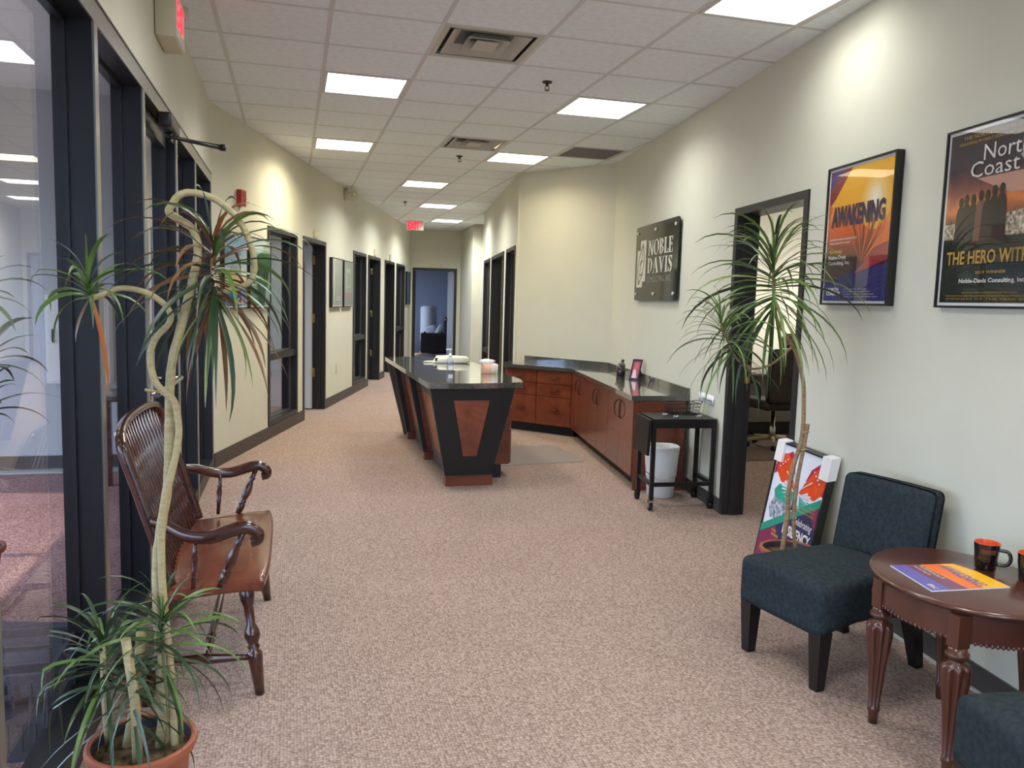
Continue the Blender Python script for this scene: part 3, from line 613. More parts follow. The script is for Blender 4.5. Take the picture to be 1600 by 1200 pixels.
# ------------------------------------------------------------------ reception desk
dk = thing('reception_desk', 'reception desk with granite top and black-and-cherry flared panels', 'desk', (1.40, 7.3, 0))
CT = 0.835
top = [(1.012, 6.03), (1.15, 6.012), (1.35, 6.016), (1.55, 6.045), (1.77, 6.115), (1.815, 6.33), (1.79, 8.86), (0.972, 8.72), (1.0, 6.075)]
b = MB(); b.prism(top, CT - 0.042, CT); b.build('countertop', M_GRAN, dk)
def yl(z): return 6.125 - 0.075 * (z - 0.1) / 0.7          # front panel leans out towards its top
fp = lambda x, z, d=0.0: (x, yl(z) + d, z)
FPT = [(1.02, 0.793), (1.69, 0.793), (1.534, 0.095), (1.160, 0.095)]
MB().slab([fp(x, z) for x, z in FPT], (0, 0.035, 0)).build('front_panel', M_BLACK, dk)
MB().slab([fp(x, z, -0.004) for x, z in [(1.206, 0.698), (1.489, 0.697), (1.404, 0.251), (1.297, 0.252)]], (0, 0.006, 0)).build('front_inset', M_BURL, dk)
MB().box((1.172, 6.165, 0), (1.552, 6.26, 0.095)).build('front_kick', M_CHERRY, dk)
# flared side: leaning panels between upright fins
def xl(z, d=0.0): return 1.165 - 0.145 * (z - 0.08) / 0.71 + d
edge = MB(); edge.slab([(xl(0.79, -0.004), 6.06, 0.79), (xl(0.1, -0.004), 6.13, 0.1), (xl(0.1, -0.004), 6.162, 0.1), (xl(0.79, -0.004), 6.09, 0.79)], (0.004, 0, 0)); edge.build('panel_edge', M_GREYLAM, dk)
def side_panel(y0, y1):
    rec = 0.085
    p = MB().slab([(xl(0.79, rec), y0, 0.79), (xl(0.79, rec), y1, 0.79), (xl(0.085, rec), y1, 0.085), (xl(0.085, rec), y0, 0.085)], (0.03, 0, 0)).build('side_panel', M_GREYLAM, dk)
    m0, m1 = y0 + 0.07, y1 - 0.10
    MB().slab([(xl(0.66, rec - 0.004), m0, 0.66), (xl(0.66, rec - 0.004), m1, 0.66), (xl(0.16, rec - 0.004), m1 - 0.12, 0.16), (xl(0.16, rec - 0.004), m0 + 0.12, 0.16)], (0.004, 0, 0)).build('side_inset', M_MAPLE, p)
    MB().box((1.255, y0, 0), (1.285, y1, 0.088)).build('side_kick', M_GREYLAM, dk)
side_panel(6.17, 7.235); side_panel(7.285, 8.335); side_panel(8.385, 8.66)
for y in (7.235, 8.335):
    f = MB().slab([(xl(0.79, 0.0), y, 0.79), (1.26, y, 0.79), (1.32, y, 0.075), (xl(0.075, 0.0), y, 0.075)], (0, 0.05, 0)).build('side_fin', M_BLACK, dk)
    MB().slab([(xl(0.785, 0.055), y - 0.004, 0.785), (1.25, y - 0.004, 0.785), (1.31, y - 0.004, 0.08), (xl(0.08, 0.04), y - 0.004, 0.08)], (0, 0.004, 0)).build('fin_inset', M_CHERRY, f)
    MB().box((1.175, y, 0), (1.254, y + 0.05, 0.075)).build('fin_kick', M_CHERRY, dk)
MB().slab([(0.985, 8.66, 0.79), (1.72, 8.66, 0.79), (1.6, 8.66, 0.0), (1.18, 8.66, 0.0)], (0, 0.035, 0)).build('end_panel', M_GREYLAM, dk)
MB().box((1.33, 6.17, 0.09), (1.45, 8.65, 0.79)).build('core', M_BLACK, dk)
# staff side pedestals
ps = MB().box((1.45, 6.46, 0.105), (1.765, 6.98, 0.79)).build('pedestal', M_CHERRY, dk)
MB().box((1.45, 6.43, 0.0), (1.69, 6.98, 0.105)).build('pedestal_kick', M_KICK, dk)
for k, (z0, z1) in enumerate(((0.115, 0.4), (0.41, 0.59), (0.6, 0.78))):
    d_ = MB().box((1.765, 6.47, z0), (1.783, 6.97, z1)).build('drawer', M_BURL, dk); MB().tube([(1.785, 6.66, (z0 + z1) / 2), (1.805, 6.68, (z0 + z1) / 2), (1.805, 6.76, (z0 + z1) / 2), (1.785, 6.78, (z0 + z1) / 2)], 0.005, 6).build('handle', M_BRONZE, d_)
MB().box((1.45, 8.1, 0.0), (1.74, 8.62, 0.79)).build('pedestal', M_CHERRY, dk)

# things on the desk
x, y = 1.347, 6.98
t = thing('sanitizer_bottle', 'clear pump bottle standing on the granite reception counter', 'bottle', (x, y, CT))
M_CLEAR = glass_mat('clear_bottle', tint=(0.93, 0.95, 1.0, 1), base=0.08); M_GEL = glass_mat('clear_gel', tint=(0.86, 0.91, 1.0, 1), base=0.06)
MB().lathe((x, y, CT), (x, y, CT + 0.135), [(0, 0.026), (0.03, 0.031), (0.72, 0.031), (0.85, 0.026), (0.95, 0.014), (1, 0.013)], 16).build('bottle_body', M_CLEAR, t)
MB().lathe((x, y, CT + 0.008), (x, y, CT + 0.09), [(0, 0.0285), (1, 0.0285)], 16).build('gel', M_GEL, t)
MB().box((x - 0.02, y - 0.0325, CT + 0.02), (x + 0.02, y - 0.0315, CT + 0.055)).build('label_sticker', M_PAPER, t)
b = MB(); b.lathe((x, y, CT + 0.13), (x, y, CT + 0.165), [(0, 0.016), (0.6, 0.016), (0.65, 0.011), (1, 0.01)], 12); b.tube([(x, y, CT + 0.16), (x, y, CT + 0.198)], 0.005, 6); b.box((x - 0.036, y - 0.007, CT + 0.192), (x + 0.012, y + 0.007, CT + 0.204)); b.build('pump', M_PAPER, t)
x, y = 1.675, 6.86; t = thing('tissue_box', 'open pastel peach tissue box on the corner of the reception counter', 'box', (x, y, CT))
M_TIS = ramp_mat('tissue_print', [(0.0, srgb(236, 176, 140)), (0.5, srgb(240, 196, 164)), (0.62, srgb(238, 224, 214)), (1, srgb(240, 226, 214))], axis=0, z0=-0.066, z1=0.066)
MB().bevel_box((x - 0.062, y - 0.058, CT), (x + 0.066, y + 0.058, CT + 0.085), 0.003, 1).build('carton', M_TIS, t)
MB().box((x + 0.03, y - 0.0595, CT + 0.004), (x + 0.042, y - 0.0582, CT + 0.028)).build('print_mark', M_INKY, t)
rs = []
for k, (z, rr) in enumerate(((0.078, 0.03), (0.094, 0.046), (0.108, 0.05), (0.12, 0.036), (0.124, 0.012))):
    rs.append([(x - 0.02 + math.cos(a * 0.5236) * rr * (1.35 + 0.15 * math.sin(a * 2.1 + k)), y + math.sin(a * 0.5236) * rr * 0.9, CT + z + 0.005 * math.sin(a * 1.7 + k)) for a in range(12)])
MB().loft(rs).build('tissue', M_PAPER, t)
x, y = 1.50, 7.98; t = thing('folded_bag', 'cream white folded plastic bag lying flat behind the pump bottle', 'bag', (x, y, CT))
ol = [(-0.235, -0.005), (-0.16, -0.012), (-0.13, -0.05), (-0.10, -0.085), (0.05, -0.095), (0.2, -0.085), (0.235, -0.04), (0.23, 0.05), (0.2, 0.09), (0.0, 0.1), (-0.10, 0.085), (-0.13, 0.04), (-0.16, 0.015)]
MB().loft([[(x + px * q, y + py * q, CT + (z if px > -0.12 else 0.003 + z * 0.3) + 0.004 * math.sin(9 * px + 15 * py)) for px, py in ol] for z, q in ((0.001 + 0.004, 0.99), (0.018, 1.0), (0.05, 0.97), (0.066, 0.85), (0.07, 0.5))]).build('bag_body', mat('bag_plastic', srgb(226, 224, 204), 0.4, var=0.05, vscale=20), t)
MB().bevel_box((x - 0.12, y - 0.075, CT + 0.02), (x - 0.095, y - 0.03, CT + 0.052), 0.004, 2).build('clip', M_RUB, t)

# ------------------------------------------------------------------ credenza: drawer units, door units, worktop
C0 = (2.36, 8.93); C1 = (2.942, 8.262); C2 = (2.605, 5.84)
F2 = WF(C0, C1); F1 = WF(C1, C2); ZT = 0.718
def handle_bow(w, s, z, name, parent, ln=0.11):
    pts = [w.p(s - ln / 2, z, 0.0), w.p(s - ln / 2 + 0.012, z - 0.004, 0.022), w.p(s, z - 0.01, 0.03), w.p(s + ln / 2 - 0.012, z - 0.004, 0.022), w.p(s + ln / 2, z, 0.0)]
    MB().tube(catmull(pts, 4), 0.0055, 6).build(name, M_BRONZE, parent)
nm = ['cherry drawer unit at the far left end of the wall credenza', 'cherry drawer unit beside the inner corner of the wall credenza']
for k, (a, c) in enumerate(((0.0, 0.437), (0.437, F2.len))):
    t = thing('drawer_cabinet', nm[k], 'cabinet', F2.p((a + c) / 2, 0, -0.2), 'credenza drawer units')
    b = MB(); F2.box(b, a, c, 0.105, ZT, -0.42, -0.02); b.build('carcass', M_CHERRY, t)
    b = MB(); F2.box(b, a, c, 0.0, 0.105, -0.42, -0.09); b.build('toe_kick', M_KICK, t)
    for z0, z1 in ((0.108, 0.424), (0.43, 0.566), (0.572, 0.712)):
        b = MB(); F2.box(b, a + 0.004, c - 0.004, z0, z1, -0.02, 0.0); d_ = b.build('drawer', M_BURL, t); handle_bow(F2, (a + c) / 2 + 0.01, z0 + (z1 - z0) * (0.52 if z1 - z0 < 0.2 else 0.58), 'handle', d_)
nm = ['cherry two-door cabinet in the inner corner of the credenza', 'middle cherry two-door cabinet of the credenza', 'cherry two-door cabinet beside the black cart']
L1 = F1.len
for k in range(3):
    a, c = L1 * k / 3, L1 * (k + 1) / 3; t = thing('door_cabinet', nm[k], 'cabinet', F1.p((a + c) / 2, 0, -0.2), 'credenza door units')
    b = MB(); F1.box(b, a + (0.02 if k == 0 else 0), c, 0.105, ZT, -0.40, -0.02); b.build('carcass', M_CHERRY, t)
    b = MB(); F1.box(b, a + (0.10 if k == 0 else 0), c - (0.05 if k == 2 else 0), 0.0, 0.105, -0.40, -0.09); b.build('toe_kick', M_KICK, t)
    mid = (a + c) / 2
    for sg, (q0, q1) in ((-1, (a + 0.003, mid - 0.002)), (1, (mid + 0.002, c - 0.003))):
        b = MB(); F1.box(b, q0, q1, 0.108, 0.712, -0.02, 0.0); d_ = b.build('door', M_CHERRY, t)
        s_ = mid + sg * 0.03; zc = 0.60
        pts = [F1.p(s_, zc + 0.075, 0.0), F1.p(s_ + sg * 0.03, zc + 0.055, 0.02), F1.p(s_ + sg * 0.048, zc, 0.028), F1.p(s_ + sg * 0.03, zc - 0.055, 0.02), F1.p(s_, zc - 0.075, 0.0)]
        MB().tube(catmull(pts, 4), 0.006, 6).build('handle', M_BRONZE, d_)
    if k == 2:
        b = MB(); F1.box(b, c, c + 0.018, 0.0, ZT, -0.42, -0.012); b.build('end_panel', M_CHERRY, t)
wr = lambda s, d: tuple(W_RIGHT.p(s, 0, d))[:2]; wa = lambda s, d: tuple(W_ANG.p(s, 0, d))[:2]; AL = W_ANG.len
wt = thing('worktop', 'grey granite worktop with upstand running over the wall credenza', 'worktop', (2.9, 7.2, ZT + 0.002))
wpoly = [(2.335, 8.885), (2.925, 8.243), (2.572, 5.802), wr(2.60, 0.002), wr(0.0, 0.002), wa(AL - 1.21, 0.002)]
MB().prism(wpoly, ZT + 0.002, 0.76).build('slab', M_GRAN, wt)
MB().prism([wr(2.60, 0.003), wr(2.60, 0.022), wr(0.02, 0.022), wa(AL - 1.21, 0.022), wa(AL - 1.21, 0.003), wr(0.0, 0.003)], 0.7605, 0.82).build('upstand', M_GRAN, wt)
# things on the worktop
ZW = 0.76
x, y = 3.16, 7.43; t = thing('dark_bottle', 'squat dark brown bottle with a narrow neck on the grey worktop', 'bottle', (x, y, ZW))
M_BOT = mat('dark_bottle_glass', srgb(44, 34, 32), 0.15, coat=0.5); M_BOT2 = mat('bottle_shoulder', srgb(96, 88, 78), 0.2, coat=0.4)
MB().lathe((x, y, ZW), (x, y, ZW + 0.10), [(0, 0.04), (0.05, 0.043), (0.95, 0.046), (1, 0.04)], 16).build('bottle_body', M_BOT, t)
MB().lathe((x + 0.006, y, ZW + 0.1), (x + 0.016, y, ZW + 0.14), [(0, 0.038), (0.4, 0.036), (0.8, 0.022), (1, 0.014)], 14).build('shoulder', M_BOT2, t)
MB().lathe((x + 0.016, y, ZW + 0.14), (x + 0.018, y, ZW + 0.165), [(0, 0.014), (0.2, 0.017), (1, 0.016)], 12).build('cap', M_BOT, t)
MB().box((x - 0.05, y - 0.035, ZW + 0.07), (x - 0.04, y + 0.02, ZW + 0.09)).build('label_band', mat('label_rust', srgb(120, 52, 40), 0.5), t)
t = thing('photo_frame', 'small dark blue frame with a pink photo leaning on its strut', 'photo frame', (3.135, 7.02, ZW))
PF = WF((3.085, 7.10), (3.165, 6.965)); lean = lambda s, z, d=0.0: PF.p(0.03 + s * 0.66, ZW + z, d - z * 0.32)
M_BLUEF = mat('blue_frame', srgb(40, 36, 72), 0.35)
b = MB()
for q0, q1, z0, z1 in ((0, 0.157, 0.0, 0.016), (0, 0.157, 0.18, 0.196), (0, 0.016, 0.016, 0.18), (0.141, 0.157, 0.016, 0.18)): b.slab([lean(q0, z0), lean(q1, z0), lean(q1, z1), lean(q0, z1)], PF.n * 0.012)
b.build('frame', M_BLUEF, t); b = MB(); q = lambda s, z: lean(s, z, 0.004)
b.quad(q(0.016, 0.016), q(0.141, 0.016), q(0.141, 0.18), q(0.016, 0.18), m=0)
q = lambda s, z: lean(s, z, 0.005); b.quad(q(0.03, 0.02), q(0.11, 0.02), q(0.08, 0.10), q(0.04, 0.10), m=1); b.quad(*[q(0.075 + 0.036 * math.cos(a * 0.6283), 0.125 + 0.036 * math.sin(a * 0.6283)) for a in range(10)], m=2)
b.build('photo', [mat('photo_pink', srgb(176, 84, 100), 0.4), mat('photo_pale', srgb(226, 208, 206), 0.4), mat('photo_red', srgb(206, 100, 108), 0.4)], t)
MB().tube([lean(0.08, 0.15, -0.002), PF.p(0.085, ZW + 0.003, -0.13)], 0.006, 5, flat=2.5).build('strut', M_BLUEF, t)

# ------------------------------------------------------------------ black rolling cart with a drop leaf, basket, bin
CX = lambda u, v, z: (2.475 + 0.49 * u - 0.0 * v + 0.05 * v, 5.20 - 0.03 * u + 0.36 * v, z)   # u across, v away
ct = thing('rolling_cart', 'black steel cart on casters with a drop leaf beside the office door', 'cart', CX(0.5, 0.5, 0)); ZC = 0.665
def cprism(u0, u1, v0, v1, z0, z1): return MB().hexa([CX(u0, v0, z0), CX(u1, v0, z0), CX(u1, v1, z0), CX(u0, v1, z0), CX(u0, v0, z1), CX(u1, v0, z1), CX(u1, v1, z1), CX(u0, v1, z1)])
cprism(0.02, 1.0, 0, 1, ZC - 0.012, ZC).build('cart_top', M_STEEL, ct)
b = MB()
for a in ((0.0, 1.0, 0.0, 0.04), (0.0, 1.0, 0.96, 1.0), (0.0, 0.03, 0.04, 0.96), (0.97, 1.0, 0.04, 0.96)):
    c = cprism(a[0], a[1], a[2], a[3], ZC - 0.065, ZC - 0.0125); i = len(b.v); b.v += c.v; b.f += [tuple(i + k for k in f) for f in c.f]; b.m += c.m; b.sm += c.sm
b.build('apron', M_STEEL, ct)
b = MB().hexa([CX(-0.075, 0.0, 0.405), CX(-0.035, 0.0, 0.405), CX(-0.035, 1.0, 0.405), CX(-0.075, 1.0, 0.405), CX(-0.055, 0.0, ZC - 0.005), CX(-0.012, 0.0, ZC - 0.005), CX(-0.012, 1.0, ZC - 0.005), CX(-0.055, 1.0, ZC - 0.005)]); b.build('drop_leaf', M_STEEL, ct)
for u in (0.0, 0.94):
    for v in (0.0, 0.92):
        lg = cprism(u, u + 0.06, v, v + 0.08, 0.075, ZC - 0.066).build('leg', M_STEEL, ct); c = Vector(CX(u + 0.03, v + 0.04, 0))
        w_ = MB(); w_.lathe(c + Vector((-0.014, 0.012, 0.027)), c + Vector((0.014, 0.012, 0.027)), [(0, 0.02), (0.1, 0.027), (0.9, 0.027), (1, 0.02)], 12); w_.build('caster_wheel', M_RUB, lg)
        f_ = MB(); f_.box(c + Vector((-0.018, -0.004, 0.02)), c + Vector((-0.0145, 0.02, 0.07))); f_.box(c + Vector((0.0145, -0.004, 0.02)), c + Vector((0.018, 0.02, 0.07))); f_.box(c + Vector((-0.018, -0.012, 0.062)), c + Vector((0.018, 0.02, 0.076))); f_.build('caster_fork', M_CHROME if u == 0 and v == 0 else M_RUB, lg)
for a in ((0.06, 0.94, 0.015, 0.055), (0.01, 0.05, 0.08, 0.92), (0.95, 0.99, 0.08, 0.92)): cprism(*a, 0.175, 0.205).build('stretcher', M_STEEL, ct)
MB().tube([CX(0.03, 0.08, 0.255), CX(0.03, 0.92, 0.255)], 0.003, 5).build('side_wire', M_STEEL, ct)
# wire basket
x, y, z = 2.83, 5.46, ZC; t = thing('wire_basket', 'empty black wire basket on the rolling cart', 'basket', (x, y, z)); b = MB()
def rect(hx, hy, zz, bow=0.0): return [(x - hx, y - hy, zz), (x + hx, y - hy, zz), (x + hx, y + hy, zz), (x - hx, y + hy, zz), (x - hx, y - hy, zz)]
rims = MB(); rims.tube(rect(0.115, 0.075, z + 0.085), 0.0035, 5); rims.build('rim', M_STEEL, t)
for zz, q in ((0.004, 0.9), (0.03, 0.93), (0.058, 0.965)): b.tube(rect(0.115 * q, 0.075 * q, z + zz), 0.002, 4)
for k in range(9):
    u = -0.115 + 0.23 * k / 8; b.tube([(x + u, y - 0.075, z + 0.085), (x + u * 0.9, y - 0.067, z + 0.004), (x + u * 0.9, y + 0.067, z + 0.004), (x + u, y + 0.075, z + 0.085)], 0.002, 4)
for k in range(1, 6):
    u = -0.075 + 0.15 * k / 6; b.tube([(x - 0.115, y + u, z + 0.085), (x - 0.104, y + u * 0.9, z + 0.004), (x + 0.104, y + u * 0.9, z + 0.004), (x + 0.115, y + u, z + 0.085)], 0.002, 4)
b.build('wires', M_STEEL, t, kind='stuff')
b = MB(); b.tube(catmull([(x + 0.115, y - 0.07, z + 0.085), (x + 0.14, y - 0.05, z + 0.095), (x + 0.14, y + 0.05, z + 0.095), (x + 0.115, y + 0.07, z + 0.085)], 4), 0.003, 5); b.build('handle', M_STEEL, t)
for k, (px, py, l) in enumerate(((2.645, 5.36, 'clear plastic clip near the middle of the black cart top'), (2.675, 5.245, 'clear plastic clip close to the front edge of the black cart'), (2.865, 5.25, 'clear plastic clip in front of the wire basket'))):
    t = thing('plastic_clip', l, 'clip', (px, py, ZC), 'clips on the cart'); b = MB(); b.tube([(px - 0.018, py, ZC + 0.008), (px - 0.008, py + 0.008, ZC + 0.016), (px, py, ZC + 0.009), (px + 0.009, py - 0.006, ZC + 0.018), (px + 0.02, py, ZC + 0.008)], 0.007, 6); b.build('clip_body', mat('clip_plastic', srgb(176, 174, 172), 0.2, coat=0.5), t)
    if k == 0: MB().tube(catmull([(px, py + 0.01, ZC + 0.01), (px - 0.02, py + 0.02, ZC + 0.05), (px + 0.005, py + 0.02, ZC + 0.075), (px + 0.015, py + 0.015, ZC + 0.04)], 4), 0.002, 4).build('clip_wire', M_STEEL, t)
# note on the wall
t = thing('wall_note', 'curled white paper note taped to the wall above the cart', 'note', W_RIGHT.p(3.04, 0.78)); ls = []
for k in range(9):
    s = 2.955 + 0.16 * k / 8; dd = 0.004 + 0.055 * (1 - k / 8) ** 2; zc = 0.80 - 0.022 * (k / 8); ls.append([W_RIGHT.p(s, zc + 0.035, dd), W_RIGHT.p(s, zc - 0.035, dd + 0.006), W_RIGHT.p(s, zc - 0.035, dd + 0.005), W_RIGHT.p(s, zc + 0.035, dd - 0.001)])
MB().loft(ls).build('paper', M_PAPER, t)
b = MB(); text_on(b, 'Desk number', lambda s, z: W_RIGHT.p(s, z, 0.0105 + 0.055 * (1 - (s - 2.955) / 0.16) ** 2), 2.995, 3.095, 0.780, 0.796, bold=0.02, slope=-0.012); b.build('lettering', mat('ink_dark', srgb(50, 54, 70), 0.6), t)
# waste bin with bag
x, y = 2.765, 5.63; t = thing('waste_bin', 'white waste bin with a white bag over its rim behind the cart', 'bin', (x, y, 0)); M_BIN = mat('bin_plastic', srgb(214, 214, 210), 0.45)
MB().lathe((x, y, 0), (x, y, 0.35), [(0, 0.10), (0.02, 0.104), (0.9, 0.122), (1.0, 0.124)], 24).build('bin_body', M_BIN, t)
rs = []
for z, r0 in ((0.385, 0.118), (0.397, 0.128), (0.39, 0.137), (0.36, 0.135), (0.32, 0.129), (0.26, 0.124), (0.20, 0.119), (0.165, 0.1165)):
    rs.append([(x + math.cos(a * math.pi / 14) * (r0 + 0.003 * math.sin(a * 2.6 + z * 20)), y + math.sin(a * math.pi / 14) * (r0 + 0.003 * math.sin(a * 2.6 + z * 20)), z + 0.012 * math.sin(a * 0.9) * (1 if z < 0.2 else 0.15)) for a in range(28)])
rs = [[(x + (p[0] - x) * 0.93, y + (p[1] - y) * 0.93, 0.27) for p in rs[0]]] + rs
MB().loft(rs, cap=False).build('bin_bag', M_BAG, t)
# translucent floor mat behind the desk
b = MB(); b.prism([(1.82, 6.88), (2.62, 6.96), (2.66, 7.3), (2.60, 7.82), (1.84, 7.80)], 0.0005, 0.004)
tag(b.build('floor_mat', M_MAT, loc=(2.2, 7.4, 0)), 'greyish vinyl chair mat on the carpet behind the reception desk', 'mat')

# ------------------------------------------------------------------ wooden spindle settee by the storefront
st = thing('spindle_settee', 'dark wooden spindle-back settee with scrolled arms beside the storefront glass', 'settee', (-0.3, 3.47, 0))
YA, YB = 2.975, 3.965
def seat_ring(z, ins):
    pts = []
    n = 12
    fx, bx = -0.078 - ins, -0.485 + ins
    for k in range(n + 1):                      # front edge, bulging a little
        u = k / n; pts.append((fx - 0.018 * (2 * u - 1) ** 4, YA + ins + (YB - YA - 2 * ins) * u))
    for k in range(1, n): u = k / n; pts.append((fx + (bx - fx) * u - 0.0, YB - ins - 0.012 * math.sin(math.pi * u)))
    for k in range(n + 1): u = k / n; pts.append((bx, YB - ins + (YA - YB + 2 * ins) * u))
    for k in range(1, n): u = k / n; pts.append((bx + (fx - bx) * u, YA + ins + 0.012 * math.sin(math.pi * u)))
    return [(x, y, z + 0.016 * math.cos((x + 0.12) * 9.0) * (1 if z > 0.41 else 0.6) - 0.012) for x, y in pts]
MB().loft([seat_ring(0.392, 0.022), seat_ring(0.398, 0.008), seat_ring(0.412, 0.0), seat_ring(0.428, 0.0), seat_ring(0.437, 0.006), seat_ring(0.440, 0.016)]).build('seat', M_SEATW, st, smooth_angle=0.9)
def stile(y0, y1): return [(-0.415, y0, 0.425), (-0.462, (y0 * 2 + y1) / 3, 0.58), (-0.515, (y0 + 2 * y1) / 3, 0.75), (-0.565, y1, 0.905)]
hoop = stile(3.015, 3.035) + [(-0.578, 3.06, 0.945), (-0.588, 3.11, 0.972), (-0.602, 3.28, 0.984), (-0.607, 3.47, 0.986), (-0.602, 3.66, 0.984), (-0.588, 3.83, 0.972), (-0.578, 3.88, 0.945)] + stile(3.925, 3.905)[::-1]
hp = catmull(hoop, 5)
MB().tube(hp, [0.019 if (p.z < 0.6) else 0.021 for p in hp], 8, flat=0.75).build('back_hoop', M_MAHOG, st)
SPN = [(0, 0.0075), (0.1, 0.0085), (0.16, 0.009), (0.18, 0.013), (0.2, 0.009), (0.26, 0.011), (0.31, 0.0135), (0.34, 0.0085), (0.36, 0.0125), (0.38, 0.0085), (0.5, 0.0075), (1, 0.0055)]
for k in range(15):
    u = (k + 1) / 16; yb = 3.04 + 0.86 * u; yt = 3.055 + 0.83 * u; bow = 0.02 * math.sin(math.pi * u); zt = 0.984 if 0.12 < u < 0.88 else 0.972
    MB().lathe((-0.422 - bow, yb, 0.425), (-0.588 - bow, yt, zt - 0.012), SPN, 8).build('spindle', M_MAHOG, st)
POST = [(0, 0.013), (0.15, 0.016), (0.22, 0.017), (0.25, 0.011), (0.28, 0.018), (0.31, 0.011), (0.34, 0.014), (0.5, 0.021), (0.62, 0.018), (0.75, 0.010), (0.8, 0.015), (0.84, 0.010), (1, 0.012)]
THIN = [(0, 0.008), (0.3, 0.009), (0.36, 0.012), (0.4, 0.008), (0.55, 0.013), (0.68, 0.009), (0.72, 0.012), (0.76, 0.008), (1, 0.008)]
for ya, yf, so in ((3.01, 2.925, -1), (3.93, 3.995, 1)):
    pts = catmull([(-0.478, ya, 0.665), (-0.43, ya + so * 0.02, 0.655), (-0.36, (ya + yf) / 2 + so * 0.02, 0.628), (-0.28, yf, 0.622), (-0.20, yf, 0.645), (-0.150, yf, 0.652), (-0.118, yf, 0.632), (-0.115, yf, 0.606), (-0.138, yf, 0.598)], 5)
    n = len(pts); MB().tube(pts, [0.019 + 0.006 * math.sin(math.pi * min(1, k / n * 1.1)) for k in range(n)], 10, flat=0.72).build('arm', M_MAHOG, st)
    MB().lathe((-0.245, yf - so * 0.035, 0.43), (-0.165, yf, 0.635), POST, 12).build('arm_post', M_MAHOG, st)
    MB().lathe((-0.335, yf - so * 0.03, 0.43), (-0.325, (ya + yf) / 2 + so * 0.015, 0.615), THIN, 10).build('arm_spindle', M_MAHOG, st)
LEG = [(0, 0.017), (0.3, 0.026), (0.36, 0.028), (0.385, 0.026), (0.40, 0.017), (0.43, 0.024), (0.455, 0.017), (0.48, 0.022), (0.53, 0.030), (0.58, 0.026), (0.64, 0.016), (0.80, 0.018), (0.86, 0.026), (0.92, 0.028), (0.97, 0.022), (1, 0.02)]
for (tx, ty, bx, by) in ((-0.165, 3.06, -0.112, 2.99), (-0.165, 3.88, -0.112, 3.95), (-0.41, 3.07, -0.50, 2.985), (-0.41, 3.87, -0.50, 3.955)):
    MB().lathe((bx, by, 0.0), (tx, ty, 0.40), LEG, 14).build('leg', M_MAHOG, st)
STR = [(0, 0.011), (0.2, 0.012), (0.42, 0.018), (0.5, 0.021), (0.58, 0.018), (0.8, 0.012), (1, 0.011)]
for y in (3.012, 3.928): MB().lathe((-0.128, y, 0.135), (-0.468, y, 0.15), STR, 10).build('stretcher', M_MAHOG, st)
MB().lathe((-0.30, 3.012, 0.142), (-0.30, 3.928, 0.142), [(0, 0.012), (0.1, 0.014), (0.14, 0.020), (0.17, 0.012), (0.2, 0.02), (0.25, 0.014), (0.5, 0.018), (0.75, 0.014), (0.8, 0.02), (0.83, 0.012), (0.86, 0.02), (0.9, 0.014), (1, 0.012)], 10).build('stretcher', M_MAHOG, st)

# ------------------------------------------------------------------ upholstered slipper chairs
def slipper(label, O, a, bdir):
    O, a, bd = Vector(O), Vector(a).normalized(), Vector(bdir).normalized(); U = Vector((0, 0, 1))
    P = lambda u, v, z: O + a * u + bd * v + U * z
    t = thing('slipper_chair', label, 'chair', tuple(P(0.21, 0.25, 0)), 'dark teal armless chairs')
    w = 0.46; u0 = -0.022
    def conv(fn):
        return lambda c: P(*fn(c))
    def seatf(c):
        z = c.z; v = c.y; u = c.x
        k = math.sin(math.pi * min(max((u - u0) / w, 0), 1))
        if z > 0.38: z += 0.03 * k * math.sin(math.pi * min(max((v + 0.1) / 0.7, 0), 1))
        if z < 0.3: z += 0.035 * math.sin(math.pi * min(max(v / 0.52, 0), 1)) if 0 < v < 0.52 else 0
        return (u, v, z)
    MB().bevel_box((u0, -0.025, 0.215), (u0 + w, 0.50, 0.42), 0.035, 4, fn=conv(seatf)).build('seat', M_TEAL, t)
    def backf(c): return (c.x, c.y + (c.z - 0.25) * 0.16 + 0.02 * math.sin(math.pi * (c.x - u0) / w) * (1 if c.z > 0.3 else 0), c.z)
    MB().bevel_box((u0, 0.475, 0.215), (u0 + w, 0.565, 0.745), 0.032, 4, fn=conv(backf)).build('backrest', M_TEAL, t)
    for (u, v, lu, lv) in ((0.0, 0.0, 0, -0.0), (w - 0.075, 0.0, 0, -0.0), (0.0, 0.50, 0, 0.055), (w - 0.075, 0.50, 0, 0.055)):
        s = 0.026; b = MB(); q0 = 0.031; c = (u + 0.018, v + 0.02)
        b.hexa([P(c[0] - 0.02 + lu, c[1] - 0.02 + lv, 0), P(c[0] + 0.02 + lu, c[1] - 0.02 + lv, 0), P(c[0] + 0.02 + lu, c[1] + 0.02 + lv, 0), P(c[0] - 0.02 + lu, c[1] + 0.02 + lv, 0), P(c[0] - q0, c[1] - q0, 0.235), P(c[0] + q0, c[1] - q0, 0.235), P(c[0] + q0, c[1] + q0, 0.235), P(c[0] - q0, c[1] + q0, 0.235)])
        if b.v and Vector(b.v[1]) is not None:
            n = (Vector(b.v[1]) - Vector(b.v[0])).cross(Vector(b.v[3]) - Vector(b.v[0]))
            if n.z < 0: b.f = [tuple(reversed(f)) for f in b.f]
        b.build('leg', M_DLEG, t)
    return t
slipper('dark teal armless upholstered chair in front of the butterfly poster', (1.885, 2.975, 0), (0.176, -0.984, 0), (0.986, 0.166, 0))
slipper('dark teal armless chair cut by the frame corner below the round table', (1.815, 1.735, 0), (-0.135, -0.991, 0), (0.991, -0.135, 0))

